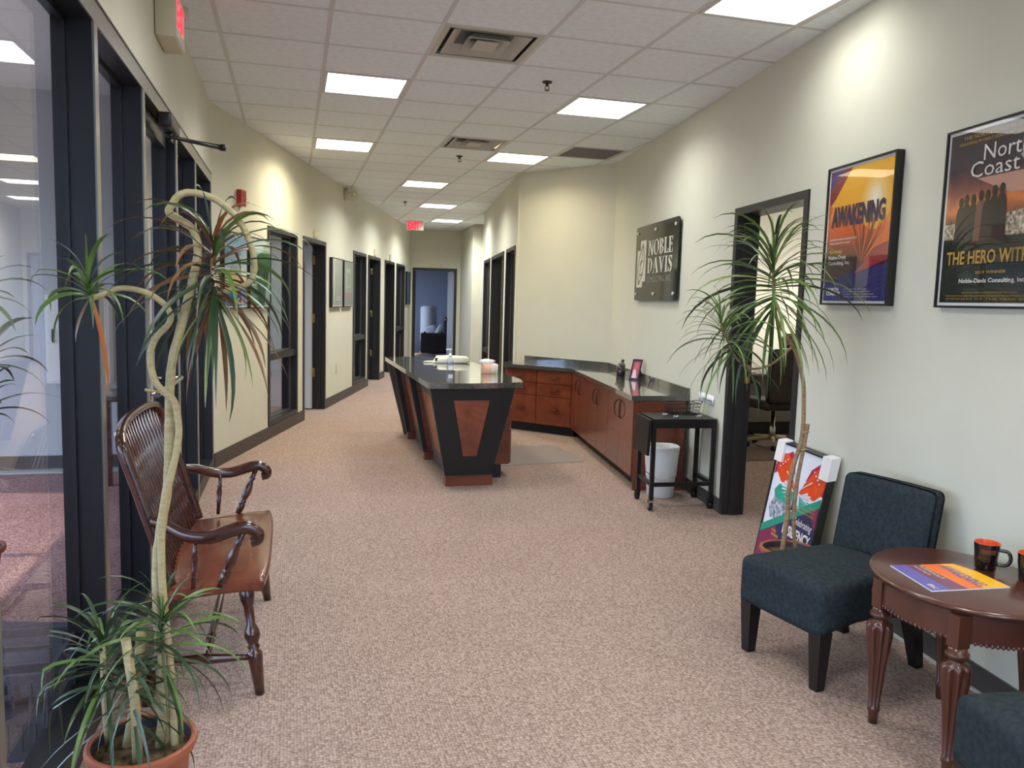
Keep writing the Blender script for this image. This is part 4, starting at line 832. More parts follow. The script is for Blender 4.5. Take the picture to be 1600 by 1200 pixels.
# ------------------------------------------------------------------ oval side table
TC = Vector((2.255, 2.215, 0)); ang = math.atan2(0.95, 0.30); ea, eb = 0.352, 0.287; ZTB = 0.562
def ov(q, z, n=48): return [(TC.x + math.cos(ang) * (ea + q) * math.cos(i * 2 * math.pi / n) - math.sin(ang) * (eb + q) * math.sin(i * 2 * math.pi / n), TC.y + math.sin(ang) * (ea + q) * math.cos(i * 2 * math.pi / n) + math.cos(ang) * (eb + q) * math.sin(i * 2 * math.pi / n), z) for i in range(n)]
tb = thing('side_table', 'oval mahogany side table with fluted legs between the teal chairs', 'table', tuple(TC))
MB().loft([ov(-0.02, ZTB - 0.026), ov(-0.006, ZTB - 0.022), ov(0.0, ZTB - 0.012), ov(-0.003, ZTB - 0.004), ov(-0.012, ZTB), ]).build('tabletop', M_TABLE, tb, smooth_angle=0.8)
MB().loft([ov(-0.022, ZTB - 0.118), ov(-0.022, ZTB - 0.027)]).build('apron', M_TABLE, tb, smooth_angle=0.8)
b = MB()
for p in ov(-0.0215, ZTB - 0.115, 110): b.lathe((p[0], p[1], p[2] - 0.006), (p[0], p[1], p[2] + 0.006), [(0, 0.003), (0.5, 0.0062), (1, 0.003)], 6)
b.build('beading', M_TABLE, tb, kind='stuff')
TL = [(0, 0.016), (0.10, 0.018), (0.115, 0.022), (0.14, 0.020), (0.16, 0.019), (0.5, 0.031), (0.75, 0.045), (0.83, 0.047), (0.87, 0.040), (0.885, 0.024), (0.91, 0.024), (0.93, 0.036), (0.955, 0.036), (0.97, 0.028), (1, 0.028)]
for (x, y) in ((2.022, 2.322), (2.028, 1.985), (2.41, 2.42), (2.42, 2.06)):
    bl = MB().box((x - 0.023, y - 0.023, 0.43), (x + 0.023, y + 0.023, ZTB - 0.028)).build('leg_block', M_TABLE, tb)
    MB().lathe((x, y, 0.0), (x, y, 0.43), TL, 54, flute=9, fl=(0.15, 0.86), fd=0.34).build('leg', M_TABLE, tb)
def mug(label, x, y, ha):
    t = thing('coffee_mug', label, 'mug', (x, y, ZTB), 'black mugs with orange insides')
    n = 24; ring = lambda z, r: [(x + math.cos(i * 2 * math.pi / n) * r, y + math.sin(i * 2 * math.pi / n) * r, ZTB + z) for i in range(n)]
    b = MB(); b.loft([ring(0.0, 0.030), ring(0.003, 0.034), ring(0.05, 0.038), ring(0.096, 0.0425)], cap=False); b.quad(*ring(0.0, 0.030)[::-1]); b.build('mug_body', M_MUG, t)
    b = MB(); b.loft([ring(0.0962, 0.0425), ring(0.0985, 0.0412), ring(0.0962, 0.0394), ring(0.05, 0.035), ring(0.006, 0.030)], cap=False); b.quad(*ring(0.006, 0.030)); b.build('inside', M_MUGO, t)
    h = Vector((math.cos(ha), math.sin(ha), 0)); c = Vector((x, y, ZTB))
    MB().tube(catmull([c + h * 0.036 + Vector((0, 0, 0.075)), c + h * 0.066 + Vector((0, 0, 0.074)), c + h * 0.076 + Vector((0, 0, 0.05)), c + h * 0.064 + Vector((0, 0, 0.026)), c + h * 0.034 + Vector((0, 0, 0.022))], 5), 0.0065, 8).build('handle', M_MUG, t)
    b = MB(); pa = math.atan2(-0.75, -0.66) + 0.25; fn = lambda s, z: (x + math.cos(pa + s) * (0.0388 + 0.0095 * (z - 0.045) / 0.1 + 0.0012), y + math.sin(pa + s) * (0.0388 + 0.0095 * (z - 0.045) / 0.1 + 0.0012), ZTB + z)
    for k in range(8): b.quad(fn(-0.8 + k * 0.15, 0.062), fn(-0.8 + (k + 1) * 0.15, 0.062), fn(-0.8 + (k + 1) * 0.15, 0.08), fn(-0.8 + k * 0.15, 0.08))
    for z in (0.035, 0.043, 0.05):
        for k in range(5): b.quad(fn(-0.75 + k * 0.14, z), fn(-0.75 + (k + 1) * 0.14 - 0.01, z), fn(-0.75 + (k + 1) * 0.14 - 0.01, z + 0.003), fn(-0.75 + k * 0.14, z + 0.003))
    b.build('print', M_MUGP, t)
    return t
mug('black mug with orange inside, its whole handle showing, on the oval table', 2.415, 2.275, -0.95)
mug('black mug with orange inside, cut by the picture edge on the oval table', 2.462, 2.135, 1.2)
# booklet
mg = thing('booklet', 'orange and purple printed booklet lying on the oval side table', 'magazine', (2.2, 2.22, ZTB))
Q = [Vector((2.078, 2.358, 0)), Vector((2.028, 2.107, 0)), Vector((2.326, 2.086, 0)), Vector((2.352, 2.325, 0))]
def bk(u, v, z=0.0): return (Q[0] * (1 - u) * (1 - v) + Q[3] * u * (1 - v) + Q[1] * (1 - u) * v + Q[2] * u * v) + Vector((0, 0, ZTB + 0.001 + z))   # u: foot to head of the page, v: left to right edge
b = MB(); b.slab([bk(0, 0), bk(0, 1), bk(1, 1), bk(1, 0)], (0, 0, 0.004)); b.build('pages', M_PAPER, mg)
PC = {'violet': mat('print_violet', srgb(104, 92, 168), 0.35), 'plum': mat('print_plum', srgb(120, 70, 96), 0.35), 'orange': mat('print_orange', srgb(238, 118, 44), 0.35), 'gold': mat('print_gold', srgb(246, 184, 36), 0.35), 'cream': mat('print_cream', srgb(246, 226, 190), 0.35)}
b = MB(); z = 0.0045
b.quad(bk(0, 0, z), bk(0, 1, z), bk(0.24, 1, z), bk(0.2, 0, z), m=0); b.quad(bk(0.2, 0, z), bk(0.24, 1, z), bk(0.46, 1, z), bk(0.42, 0, z), m=1); b.quad(bk(0.42, 0, z), bk(0.46, 1, z), bk(0.66, 1, z), bk(0.72, 0, z), m=2); b.quad(bk(0.72, 0, z), bk(0.66, 1, z), bk(1, 1, z), bk(1, 0.35, z), bk(0.9, 0, z), m=3); b.quad(bk(0.9, 0, z), bk(1, 0.35, z), bk(1, 0, z), m=1)
b.build('cover', [PC['violet'], PC['plum'], PC['orange'], PC['gold']], mg)
b = MB(); text_on(b, 'AWAKENING', lambda s, q: bk(q, s, 0.0052), 0.08, 0.92, 0.62, 0.78, bold=0.02); b.build('title_lettering', PC['violet'], mg)
b = MB(); text_on(b, 'The 2020 NorthCoast 99', lambda s, q: bk(q, s, 0.0052), 0.05, 0.6, 0.36, 0.42); text_on(b, 'Awards Program', lambda s, q: bk(q, s, 0.0052), 0.05, 0.45, 0.27, 0.33); text_on(b, 'ERC', lambda s, q: bk(q, s, 0.0052), 0.78, 0.95, 0.06, 0.12, bold=0.03); b.build('small_lettering', PC['cream'], mg)

# ------------------------------------------------------------------ dragon trees
KEEP = None
def leaf(name, parent, p, az, el, ln, bend, wd, m, n=8, twist=0.0, roll=0.0):
    p = Vector(p); c, l, r = [], [], []; side = Vector((-math.sin(az), math.cos(az), 0)); e = math.radians(el); st_ = ln / n
    for k in range(n + 1):
        u = k / n; d = Vector((math.cos(az) * math.cos(e), math.sin(az) * math.cos(e), math.sin(e))); up = side.cross(d) * -1.0
        w = wd * (0.55 + 0.9 * u if u < 0.35 else 0.865 * (1 - ((u - 0.35) / 0.65) ** 2.2)) * 0.5 + 0.0003
        ro = roll + twist * u; sd = side * math.cos(ro) + up * math.sin(ro)
        if KEEP is not None:
            gap = (p - KEEP[0]).dot(KEEP[1]) - 0.02
            if gap < 0: p = p - KEEP[1] * gap
        c.append(p.copy()); l.append(p + sd * w + up * (w * 0.35 * math.cos(roll))); r.append(p - sd * w + up * (w * 0.35 * math.cos(roll)))
        e -= math.radians(bend) / n * (0.5 + 1.0 * u); p = p + d * st_
    MB().strip([l, c, r]).build(name, m, parent)
def crown(parent, p0, p1, n, ln, els, bends, wd, mats, azr=(0, 2 * math.pi), dead=0):
    p0, p1 = Vector(p0), Vector(p1); az = R(0, 6)
    for k in range(n):
        u = k / (n - 1); az += 2.399963 + R(-0.3, 0.3); a = azr[0] + (az % (2 * math.pi)) / (2 * math.pi) * (azr[1] - azr[0])
        el = els[0] + (els[1] - els[0]) * u + R(-9, 9); bd = bends[0] + (bends[1] - bends[0]) * u + R(-18, 18)
        leaf('leaf', parent, p0 + (p1 - p0) * u + Vector((R(-0.004, 0.004), R(-0.004, 0.004), 0)), a, el, ln * R(0.72, 1.1) * (1 - 0.25 * u * u), bd, wd * R(0.8, 1.15), random.choice(mats), twist=R(-0.7, 0.7), roll=R(-0.75, 0.75))
def pot(t, x, y, h, r0, r1, lip=0.03):
    n = 32; ring = lambda r, z: [(x + math.cos(i * 2 * math.pi / n) * r, y + math.sin(i * 2 * math.pi / n) * r, z) for i in range(n)]
    MB().loft([ring(r0, 0), ring(r0 + (r1 - r0) * 0.8, h - lip), ring(r1 + 0.006, h - lip), ring(r1 + 0.012, h - lip * 0.5), ring(r1 + 0.01, h - 0.003), ring(r1 + 0.004, h), ring(r1 - 0.004, h - 0.003), ring(r1 - 0.012, h - 0.05)], cap=True).build('pot', M_TERRA, t, smooth_angle=0.9)
    MB().loft([ring(r1 - 0.006, h - 0.008)[::-1], ring(r1 - 0.010, h - 0.034)[::-1]], cap=False).build('pot_liner', M_TERRAIN, t)
    rs = [ring(r1 - 0.012, h - 0.036)]
    for q in (0.8, 0.6, 0.4, 0.2, 0.02): rs.append([(x + (p[0] - x) * q, y + (p[1] - y) * q, h - 0.036 + R(-0.006, 0.009)) for p in rs[0]])
    MB().loft(rs, smooth=False).build('soil', M_SOIL, t)
random.seed(11)
KEEP = (Vector((SX, 0, 0)), Vector((1, 0, 0)))
LX, LY, LH = -0.385, 2.225, 0.285
pl = thing('potted_dragon_tree', 'tall twisting dragon tree in a terracotta pot beside the settee', 'plant', (LX, LY, 0))
pot(pl, LX, LY, LH, 0.095, 0.128)
k2 = 2.32
S1 = [(-0.335, 2.26, 0.23), (-0.345, 2.29, 0.42), (-0.356, k2, 0.697), (-0.345, k2, 0.82), (-0.325, k2, 0.946), (-0.320, k2, 1.05), (-0.317, k2, 1.157), (-0.310, k2, 1.278), (-0.283, k2, 1.39), (-0.256, k2, 1.501), (-0.241, k2, 1.578), (-0.25, k2, 1.635), (-0.285, k2, 1.662), (-0.311, k2, 1.680), (-0.302, k2, 1.703), (-0.285, k2, 1.726), (-0.254, k2, 1.735), (-0.198, k2, 1.722), (-0.142, k2, 1.676), (-0.108, k2, 1.61), (-0.097, k2, 1.541), (-0.113, k2, 1.503), (-0.151, k2, 1.484), (-0.192, k2, 1.474)]
pts = catmull(S1, 5); n = len(pts); rad = [0.0140 - 0.0065 * k / n for k in range(n)]
MB().tube(pts, [r * (1 + 0.05 * math.sin(k * 2.1)) for k, r in enumerate(rad)], 9).build('main_stalk', M_STALK, pl)
yk = 2.30
S2 = [(-0.305, 2.235, 0.23), (-0.318, 2.27, 0.45), (-0.340, yk, 0.70), (-0.335, yk, 0.88), (-0.312, yk, 0.985), (-0.298, yk, 1.05), (-0.292, yk, 1.11), (-0.302, yk, 1.18), (-0.328, yk, 1.208), (-0.35, yk, 1.24), (-0.360, yk, 1.30), (-0.345, yk, 1.35), (-0.312, yk, 1.39), (-0.310, yk, 1.42), (-0.335, yk, 1.45), (-0.375, yk, 1.472), (-0.43, yk, 1.478), (-0.475, yk, 1.458), (-0.495, yk, 1.45)]
pts = catmull(S2, 5); n = len(pts)
MB().tube(pts, [0.0105 - 0.0035 * k / n for k in range(n)], 8).build('second_stalk', M_STALK, pl)
for q, (a, c, r) in enumerate((((-0.385, 2.165, 0.23), (-0.415, 2.20, 0.575), 0.0125), ((-0.43, 2.26, 0.23), (-0.395, 2.30, 0.55), 0.0135), ((-0.345, 2.24, 0.23), (-0.338, 2.26, 0.50), 0.012))):
    MB().tube([a, ((a[0] + c[0]) / 2 + 0.008, (a[1] + c[1]) / 2, (a[2] + c[2]) / 2), c], [r * 1.1, r, r * 0.95], 9).build('cut_stalk', M_STALK, pl)
MB().tube(catmull([(-0.31, 2.30, 1.195), (-0.32, 2.33, 1.20), (-0.335, 2.315, 1.205), (-0.36, 2.29, 1.212), (-0.372, 2.285, 1.215)], 3), 0.004, 5).build('tie', M_STALK, pl)
GB = [M_LEAF[0], M_LEAF[1], M_LEAFR, M_LEAF[1], M_LEAFR]; G = [M_LEAF[0], M_LEAF[1], M_LEAF[0], M_LEAF[2]]
crown(pl, (-0.196, k2, 1.455), (-0.203, k2, 1.60), 76, 0.345, (-58, 72), (40, 135), 0.0145, GB)
for a, l_ in ((0.2, 0.3), (2.2, 0.36), (4.6, 0.33), (5.6, 0.28), (3.6, 0.3)): leaf('leaf', pl, (-0.196, k2, 1.47), a, -50, l_, 40, 0.014, random.choice([M_LEAFR, M_LEAFO, M_LEAF[2]]))
for a, l_ in ((3.3, 0.17), (5.0, 0.2)): leaf('leaf', pl, (-0.2, k2, 1.60), a, 40, l_, 60, 0.011, M_LEAFO)
crown(pl, (-0.50, yk, 1.45), (-0.505, yk, 1.485), 20, 0.24, (0, 72), (115, 85), 0.0145, [M_LEAF[0], M_LEAF[1], M_LEAF[0]])
leaf('leaf', pl, (-0.497, yk, 1.45), -0.6, -72, 0.25, 20, 0.017, M_LEAFO); leaf('leaf', pl, (-0.50, yk, 1.45), -2.4, -60, 0.12, 30, 0.016, M_LEAFR)
crown(pl, (-0.475, 2.27, 0.42), (-0.485, 2.27, 0.545), 58, 0.31, (-25, 70), (75, 105), 0.0125, [M_LEAF[1], M_LEAF[1], M_LEAF[1], M_LEAF[0]])
crown(pl, (-0.345, 2.27, 0.47), (-0.335, 2.28, 0.60), 54, 0.29, (-25, 68), (80, 100), 0.0115, [M_LEAF[1], M_LEAF[1], M_LEAF[0]])
crown(pl, (-0.40, 2.19, 0.36), (-0.40, 2.19, 0.47), 22, 0.26, (-40, 35), (50, 90), 0.0145, [M_LEAF[1], M_LEAF[1]])
MB().tube([(-0.475, 2.275, 0.23), (-0.482, 2.27, 0.40), (-0.485, 2.27, 0.54)], [0.011, 0.010, 0.007], 8).build('cut_stalk', M_STALK, pl)

RX, RY, RH = 2.455, 3.50, 0.26
pr_ = thing('potted_dragon_tree', 'drooping green dragon tree in a terracotta pot behind the teal chair', 'plant', (RX, RY, 0))
pot(pr_, RX, RY, RH, 0.10, 0.133)
S = [(2.415, 3.50, 0.20), (2.435, 3.50, 0.45), (2.43, 3.5, 0.52), (2.45, 3.5, 0.68), (2.485, 3.50, 0.80), (2.492, 3.50, 0.906), (2.487, 3.50, 1.0), (2.478, 3.5, 1.10), (2.45, 3.50, 1.19), (2.42, 3.50, 1.26), (2.37, 3.50, 1.33), (2.31, 3.5, 1.41), (2.287, 3.5, 1.48), (2.275, 3.5, 1.58), (2.262, 3.50, 1.72)]
pts = catmull(S, 4); n = len(pts); MB().tube(pts, [0.013 - 0.006 * k / n for k in range(n)], 8).build('main_stalk', M_STALK2, pr_)
S = [(2.50, 3.485, 0.20), (2.475, 3.485, 0.30), (2.46, 3.485, 0.45), (2.47, 3.485, 0.62), (2.49, 3.485, 0.76), (2.508, 3.485, 0.90)]
pts = catmull(S, 4); MB().tube(pts, 0.010, 8).build('cut_stalk', M_STALK2, pr_)
S = [(2.40, 3.50, 1.29), (2.34, 3.49, 1.24), (2.25, 3.48, 1.19), (2.15, 3.47, 1.18), (2.07, 3.46, 1.23), (2.01, 3.46, 1.32), (1.972, 3.46, 1.40)]
pts = catmull(S, 4); n = len(pts); MB().tube(pts, [0.0065 - 0.002 * k / n for k in range(n)], 7).build('branch_stalk', M_STALK2, pr_)
for z in (0.86, 0.77): MB().tube([(2.475, 3.475, z), (2.49, 3.465, z + 0.004), (2.512, 3.475, z), (2.50, 3.515, z - 0.003), (2.475, 3.475, z)], 0.0035, 5).build('tie', M_STALK, pr_)
random.seed(23)
KEEP = (W_RIGHT.a + W_RIGHT.n * 0.05, W_RIGHT.n)
crown(pr_, (2.284, 3.5, 1.47), (2.26, 3.5, 1.725), 108, 0.53, (-50, 84), (50, 128), 0.0165, G)
crown(pr_, (2.05, 3.46, 1.26), (1.968, 3.46, 1.405), 62, 0.34, (-40, 82), (60, 120), 0.0135, [M_LEAF[0], M_LEAF[2], M_LEAF[1]])

# ------------------------------------------------------------------ pictures
def picture(name, label, w, s0, s1, z0, z1, depth, mats, shapes, texts, fw=0.012, mount=0.012, cat='poster', group=None, pt=None, pane=True, frame=M_PFRAME):
    """framed print: shapes are (material index, [(u, v)...]) with u, v in 0-1 over the print"""
    P = pt or w.p
    t = thing(name, label, cat, tuple(P((s0 + s1) / 2, z0, 0)), group)
    def bx(b, a, c, e, f, d0, d1): return b.hexa([P(a, e, d0), P(a, e, d1), P(c, e, d1), P(c, e, d0), P(a, f, d0), P(a, f, d1), P(c, f, d1), P(c, f, d0)])
    b = MB(); bx(b, s0, s0 + fw, z0, z1, 0.002, depth); bx(b, s1 - fw, s1, z0, z1, 0.002, depth); bx(b, s0 + fw, s1 - fw, z0, z0 + fw, 0.002, depth); bx(b, s0 + fw, s1 - fw, z1 - fw, z1, 0.002, depth); b.build('frame', frame, t)
    b = MB(); bx(b, s0 + fw, s1 - fw, z0 + fw, z1 - fw, 0.002, depth - 0.010); pp = b.build('mount_board', M_PAPER, t)
    a, c, e, f = s0 + fw + mount, s1 - fw - mount, z0 + fw + mount, z1 - fw - mount
    b = MB()
    for k, (mi, poly) in enumerate(shapes):
        d = depth - 0.0095 + 0.00022 * k; pts = [P(a + (c - a) * u, e + (f - e) * v, d) for u, v in poly]; b.quad(*pts, m=mi)
    b.build('print', mats, t)
    if texts:
        b = MB(); ms = []
        for (s, u0, u1, v0, v1, m, bold, shear) in texts:
            if m not in ms: ms.append(m)
            text_on(b, s, lambda x, z: P(a + (c - a) * x, e + (f - e) * z, depth - 0.0095 + 0.00022 * (len(shapes) + 1)), u0, u1, v0, v1, ms.index(m), bold, shear)
        b.build('lettering', ms, t)
    if pane: b = MB(); bx(b, s0 + fw * 0.7, s1 - fw * 0.7, z0 + fw * 0.7, z1 - fw * 0.7, depth - 0.004, depth - 0.0025); b.build('pane', M_PGLASS, t)
    return t
FULL = [(0, 0), (1, 0), (1, 1), (0, 1)]
gm = lambda n, st, z0, z1, **k: ramp_mat(n, st, 2, z0, z1, **k)
ell = lambda cx, cy, rx, ry, n=20: [(cx + rx * math.cos(i * 2 * math.pi / n), cy + ry * math.sin(i * 2 * math.pi / n)) for i in range(n)]
# orange and purple poster (object z runs from the foot of the frame)
mA = [gm('awake_bg', [(0, srgb(34, 36, 104)), (0.22, srgb(42, 40, 108)), (0.26, srgb(60, 36, 46)), (0.4, srgb(140, 62, 36)), (0.52, srgb(226, 96, 36)), (0.62, srgb(240, 128, 40)), (0.72, srgb(246, 176, 40)), (1.0, srgb(244, 186, 44))], 0.03, 0.69, noise=0.06, nscale=3),
      mat('awake_blue', srgb(36, 36, 108), 0.4, var=0.15, vscale=6), mat('awake_violet', srgb(86, 56, 120), 0.4), mat('awake_maroon', srgb(140, 40, 46), 0.4, var=0.2, vscale=9), mat('awake_orange', srgb(226, 98, 36), 0.4, var=0.12, vscale=8),
      mat('awake_dark', srgb(70, 40, 42), 0.4, var=0.25, vscale=7), mat('awake_glow', srgb(249, 198, 80), 0.4), mat('awake_white', srgb(255, 246, 214), 0.4), mat('awake_crimson', srgb(158, 36, 56), 0.4, var=0.2, vscale=10)] + [mat('awake_sun', srgb(244 + k, 178 + 9 * k, 50 + 24 * k), 0.4) for k in range(8)]
shp = [(0, FULL), (2, [(0, 0.80), (0.32, 1.0), (0, 1.0)]), (3, [(0, 0.72), (0.10, 0.78), (0.36, 1.0), (0.26, 1.0), (0, 0.86)]), (4, [(0, 0.62), (0.07, 0.72), (0, 0.76)]), *[(9 + k, ell(0.76, 0.735, 0.25 - 0.03 * k, 0.22 - 0.026 * k, 24)) for k in range(8)],
       (1, [(0, 0), (1, 0), (1, 0.26), (0.62, 0.21), (0.3, 0.15), (0, 0.12)]), (5, [(0, 0.13), (0.42, 0.21), (0.56, 0.26), (0.5, 0.34), (0, 0.36)]), (8, [(0.5, 0.20), (1, 0.29), (1, 0.40), (0.78, 0.37), (0.62, 0.27)]), (4, [(0.62, 0.28), (0.78, 0.38), (1, 0.42), (1, 0.56), (0.82, 0.44)])]
for k in range(7): shp.append((3 if k % 2 else 4, [(0.60, 0.28), (0.34 + k * 0.085, 0.56 + 0.02 * (k % 3)), (0.37 + k * 0.085, 0.55 + 0.02 * (k % 3))]))
V = mat('print_ink_purple', srgb(48, 26, 84), 0.4)
tx = [('AWAKENING', 0.07, 0.92, 0.565, 0.725, V, 0.045, 0), ('HONORING 99 GREAT NORTHEAST OHIO', 0.06, 0.52, 0.463, 0.478, M_INKW, 0.01, 0), ('WORKPLACES FOR TOP TALENT', 0.06, 0.42, 0.435, 0.450, M_INKW, 0.01, 0), ('2020 WINNER', 0.06, 0.30, 0.365, 0.388, M_INKY, 0.015, 0),
      ('Noble-Davis', 0.06, 0.36, 0.318, 0.350, M_INKW, 0.015, 0), ('Consulting, Inc.', 0.06, 0.43, 0.268, 0.306, M_INKW, 0.015, 0), ('NORTH', 0.06, 0.27, 0.075, 0.10, M_INKW, 0.03, 0), ('COAST 99', 0.06, 0.30, 0.04, 0.072, M_INKW, 0.03, 0)]
for k in range(4): tx.append((('HONORING GREAT WORKPLACES', 'FOR TOP TALENT IN NORTHEAST OHIO', 'THE NORTHCOAST 99 AWARDS PROGRAM', 'WINNERS OF THE YEAR 2020')[k], 0.35, 0.72 + 0.06 * k, 0.085 - k * 0.019, 0.091 - k * 0.019, M_INKW, 0.0, 0))
picture('awakening_poster', 'framed orange and purple poster reading AWAKENING on the right wall', W_RIGHT, 4.625, 5.235, 1.50, 2.215, 0.042, mA, shp, tx, fw=0.010)
# sunset poster
mH = [gm('hero_bg', [(0, srgb(14, 16, 18)), (0.32, srgb(22, 24, 26)), (0.42, srgb(62, 52, 44)), (0.5, srgb(150, 92, 56)), (0.58, srgb(226, 130, 66)), (0.66, srgb(150, 86, 70)), (0.78, srgb(66, 48, 58)), (1.0, srgb(38, 32, 40))], 0.03, 0.69, noise=0.28, nscale=7),
      mat('hero_shadow', srgb(44, 36, 34), 0.4), mat('hero_dress', srgb(116, 78, 62), 0.4), mat('hero_ray', srgb(196, 150, 130), 0.4), mat('hero_city', srgb(40, 38, 36), 0.4, c2=srgb(230, 210, 180), vscale=70, var=0.2), mat('hero_dark', srgb(12, 14, 16), 0.4), mat('hero_panel', srgb(180, 176, 172), 0.4)]
shp = [(0, FULL), (4, [(0, 0.38), (0, 0.47), (0.5, 0.49), (1, 0.53), (1, 0.36), (0.5, 0.36)]), (5, [(0, 0.30), (0, 0.375), (1, 0.375), (1, 0.30)]), (3, [(0.30, 0.72), (0.62, 0.61), (1, 0.60), (1, 0.66), (0.72, 0.72)])]
for cx, hh in ((0.16, 0.61), (0.215, 0.625), (0.285, 0.62), (0.36, 0.635), (0.425, 0.63), (0.49, 0.65), (0.56, 0.655)):
    shp.append((2 if cx == 0.36 else 1, [(cx - 0.042, hh - 0.08), (cx - 0.055, 0.36), (cx + 0.055, 0.36), (cx + 0.042, hh - 0.08), (cx + 0.025, hh - 0.045), (cx - 0.025, hh - 0.045)])); shp.append((1, ell(cx, hh - 0.018, 0.026, 0.032, 12)))
for k in range(5): shp.append((4 if False else 6, [(0.22 + 0.02 * k, 0.1305 - 0.0), (0.22 + 0.02 * k, 0.132), (0.24 + 0.02 * k, 0.132), (0.24 + 0.02 * k, 0.1305)]))
shp.append((6, [(0.70, 0.80), (0.80, 0.72), (0.90, 0.80), (0.80, 0.88)]))
IG = mat('ink_gold', srgb(196, 154, 66), 0.45)
tx = [('THE NORTHCOAST 99 AWARDS', 0.14, 0.86, 0.955, 0.978, IG, 0.015, 0), ('HONORING 99 GREAT NORTHEAST OHIO WORKPLACES', 0.10, 0.96, 0.925, 0.943, IG, 0.01, 0), ('North', 0.36, 0.78, 0.815, 0.905, M_INKW, 0.0, 0), ('Coast', 0.24, 0.70, 0.725, 0.815, M_INKW, 0.0, 0), ('99', 0.755, 0.845, 0.775, 0.83, mat('ink_grey', srgb(110, 110, 112), 0.5), 0.0, 0.2),
      ('THE HERO WITHIN', 0.06, 0.96, 0.225, 0.305, IG, 0.02, 0), ('2019 WINNER', 0.37, 0.66, 0.167, 0.185, IG, 0.01, 0), ('Noble-Davis Consulting, Inc.', 0.21, 0.84, 0.108, 0.142, M_INKW, 0.02, 0), ('HONORING GREAT WORKPLACES FOR TOP TALENT', 0.25, 0.78, 0.055, 0.063, IG, 0.0, 0), ('THE NORTHCOAST 99 AWARDS PROGRAM IN NORTHEAST OHIO', 0.08, 0.92, 0.036, 0.045, IG, 0.0, 0), ('WINNERS OF THE YEAR 2019', 0.08, 0.92, 0.018, 0.027, IG, 0.0, 0)]
picture('hero_poster', 'framed dark sunset poster reading THE HERO WITHIN on the right wall', W_RIGHT, 5.565, 6.18, 1.497, 2.22, 0.03, mH, shp, tx, fw=0.009)
# poster leaning on the wall: its own tilted frame
def LP(s, z, d=0.0): return W_RIGHT.p(s, z * 0.985 + 0.002 - d * 0.15, 0.013 + (0.735 - z) * 0.17 + d)
mB = [mat('butterfly_white', srgb(226, 228, 238), 0.4), mat('butterfly_orange', srgb(224, 76, 28), 0.4, var=0.15, vscale=14), mat('butterfly_crimson', srgb(178, 30, 76), 0.4, var=0.25, vscale=20), mat('butterfly_teal', srgb(50, 160, 136), 0.4, var=0.15, vscale=12), mat('butterfly_navy', srgb(40, 44, 84), 0.4, c2=srgb(210, 214, 224), vscale=45, var=0.1), mat('poster_navy', srgb(44, 46, 86), 0.4, var=0.08), mat('poster_teal', srgb(36, 146, 122), 0.4), mat('poster_plum', srgb(128, 42, 78), 0.4), mat('butterfly_ink', srgb(40, 30, 40), 0.4)]
shp = [(0, FULL),
       (1, [(0.50, 0.50), (0.42, 0.62), (0.30, 0.86), (0.20, 0.93), (0.06, 0.90), (0.02, 0.78), (0.06, 0.64), (0.16, 0.54), (0.34, 0.49)]), (1, [(0.56, 0.50), (0.62, 0.62), (0.76, 0.84), (0.86, 0.91), (0.97, 0.86), (1.0, 0.70), (0.95, 0.58), (0.86, 0.49), (0.70, 0.45)]),
       (2, [(0.44, 0.62), (0.36, 0.90), (0.28, 0.98), (0.20, 0.93), (0.30, 0.86)]), (2, [(0.62, 0.62), (0.70, 0.84), (0.84, 0.96), (0.92, 0.95), (0.97, 0.86), (0.86, 0.91), (0.76, 0.84)]), (2, [(0.02, 0.78), (0.06, 0.64), (0.00, 0.60), (0, 0.72)]), (2, [(1.0, 0.70), (0.95, 0.58), (1.0, 0.56)]),
       (3, [(0.48, 0.48), (0.34, 0.49), (0.16, 0.50), (0.08, 0.42), (0.12, 0.36), (0.32, 0.34), (0.46, 0.36)]), (3, [(0.58, 0.48), (0.70, 0.44), (0.82, 0.46), (0.78, 0.36), (0.62, 0.34)]), (4, [(0.12, 0.36), (0.32, 0.34), (0.46, 0.36), (0.44, 0.24), (0.30, 0.16), (0.10, 0.16), (0.04, 0.26)]), (4, [(0.58, 0.38), (0.76, 0.36), (0.62, 0.28), (0.50, 0.22), (0.52, 0.36)])]
for k in range(7):
    a = -0.9 + k * 0.3; shp.append((0, [(0.47, 0.49), (0.47 - 0.26 * math.cos(a) , 0.47 + 0.12 * math.sin(a) + 0.02), (0.47 - 0.24 * math.cos(a), 0.49 + 0.13 * math.sin(a) + 0.02)])); shp.append((0, [(0.58, 0.47), (0.58 + 0.27 * math.cos(a), 0.44 + 0.11 * math.sin(a)), (0.58 + 0.25 * math.cos(a), 0.46 + 0.12 * math.sin(a))]))
for sx in (-1, 1):
    for q, (ex, ey) in enumerate(((0.20, 0.86), (0.30, 0.74), (0.16, 0.72))): shp.append((0, [(0.525, 0.50), (0.525 + sx * ex * 0.8, 0.50 + (ey - 0.5) * 0.85), (0.525 + sx * (ex * 0.8 + 0.018), 0.50 + (ey - 0.5) * 0.83)]))
for k in range(16): shp.append((0, ell(0.5 + (1 if k % 2 else -1) * (0.22 + 0.2 * ((k * 37) % 10) / 10), 0.70 + 0.2 * ((k * 53) % 10) / 10, 0.012, 0.011, 7)))
vm = lambda v: 0.362 + 0.62 * v if v > 0.48 else 0.66 - (0.48 - v) * 0.9
shp = [(m_, [(u, vm(v)) for u, v in q]) if q is not FULL else (m_, q) for m_, q in shp]
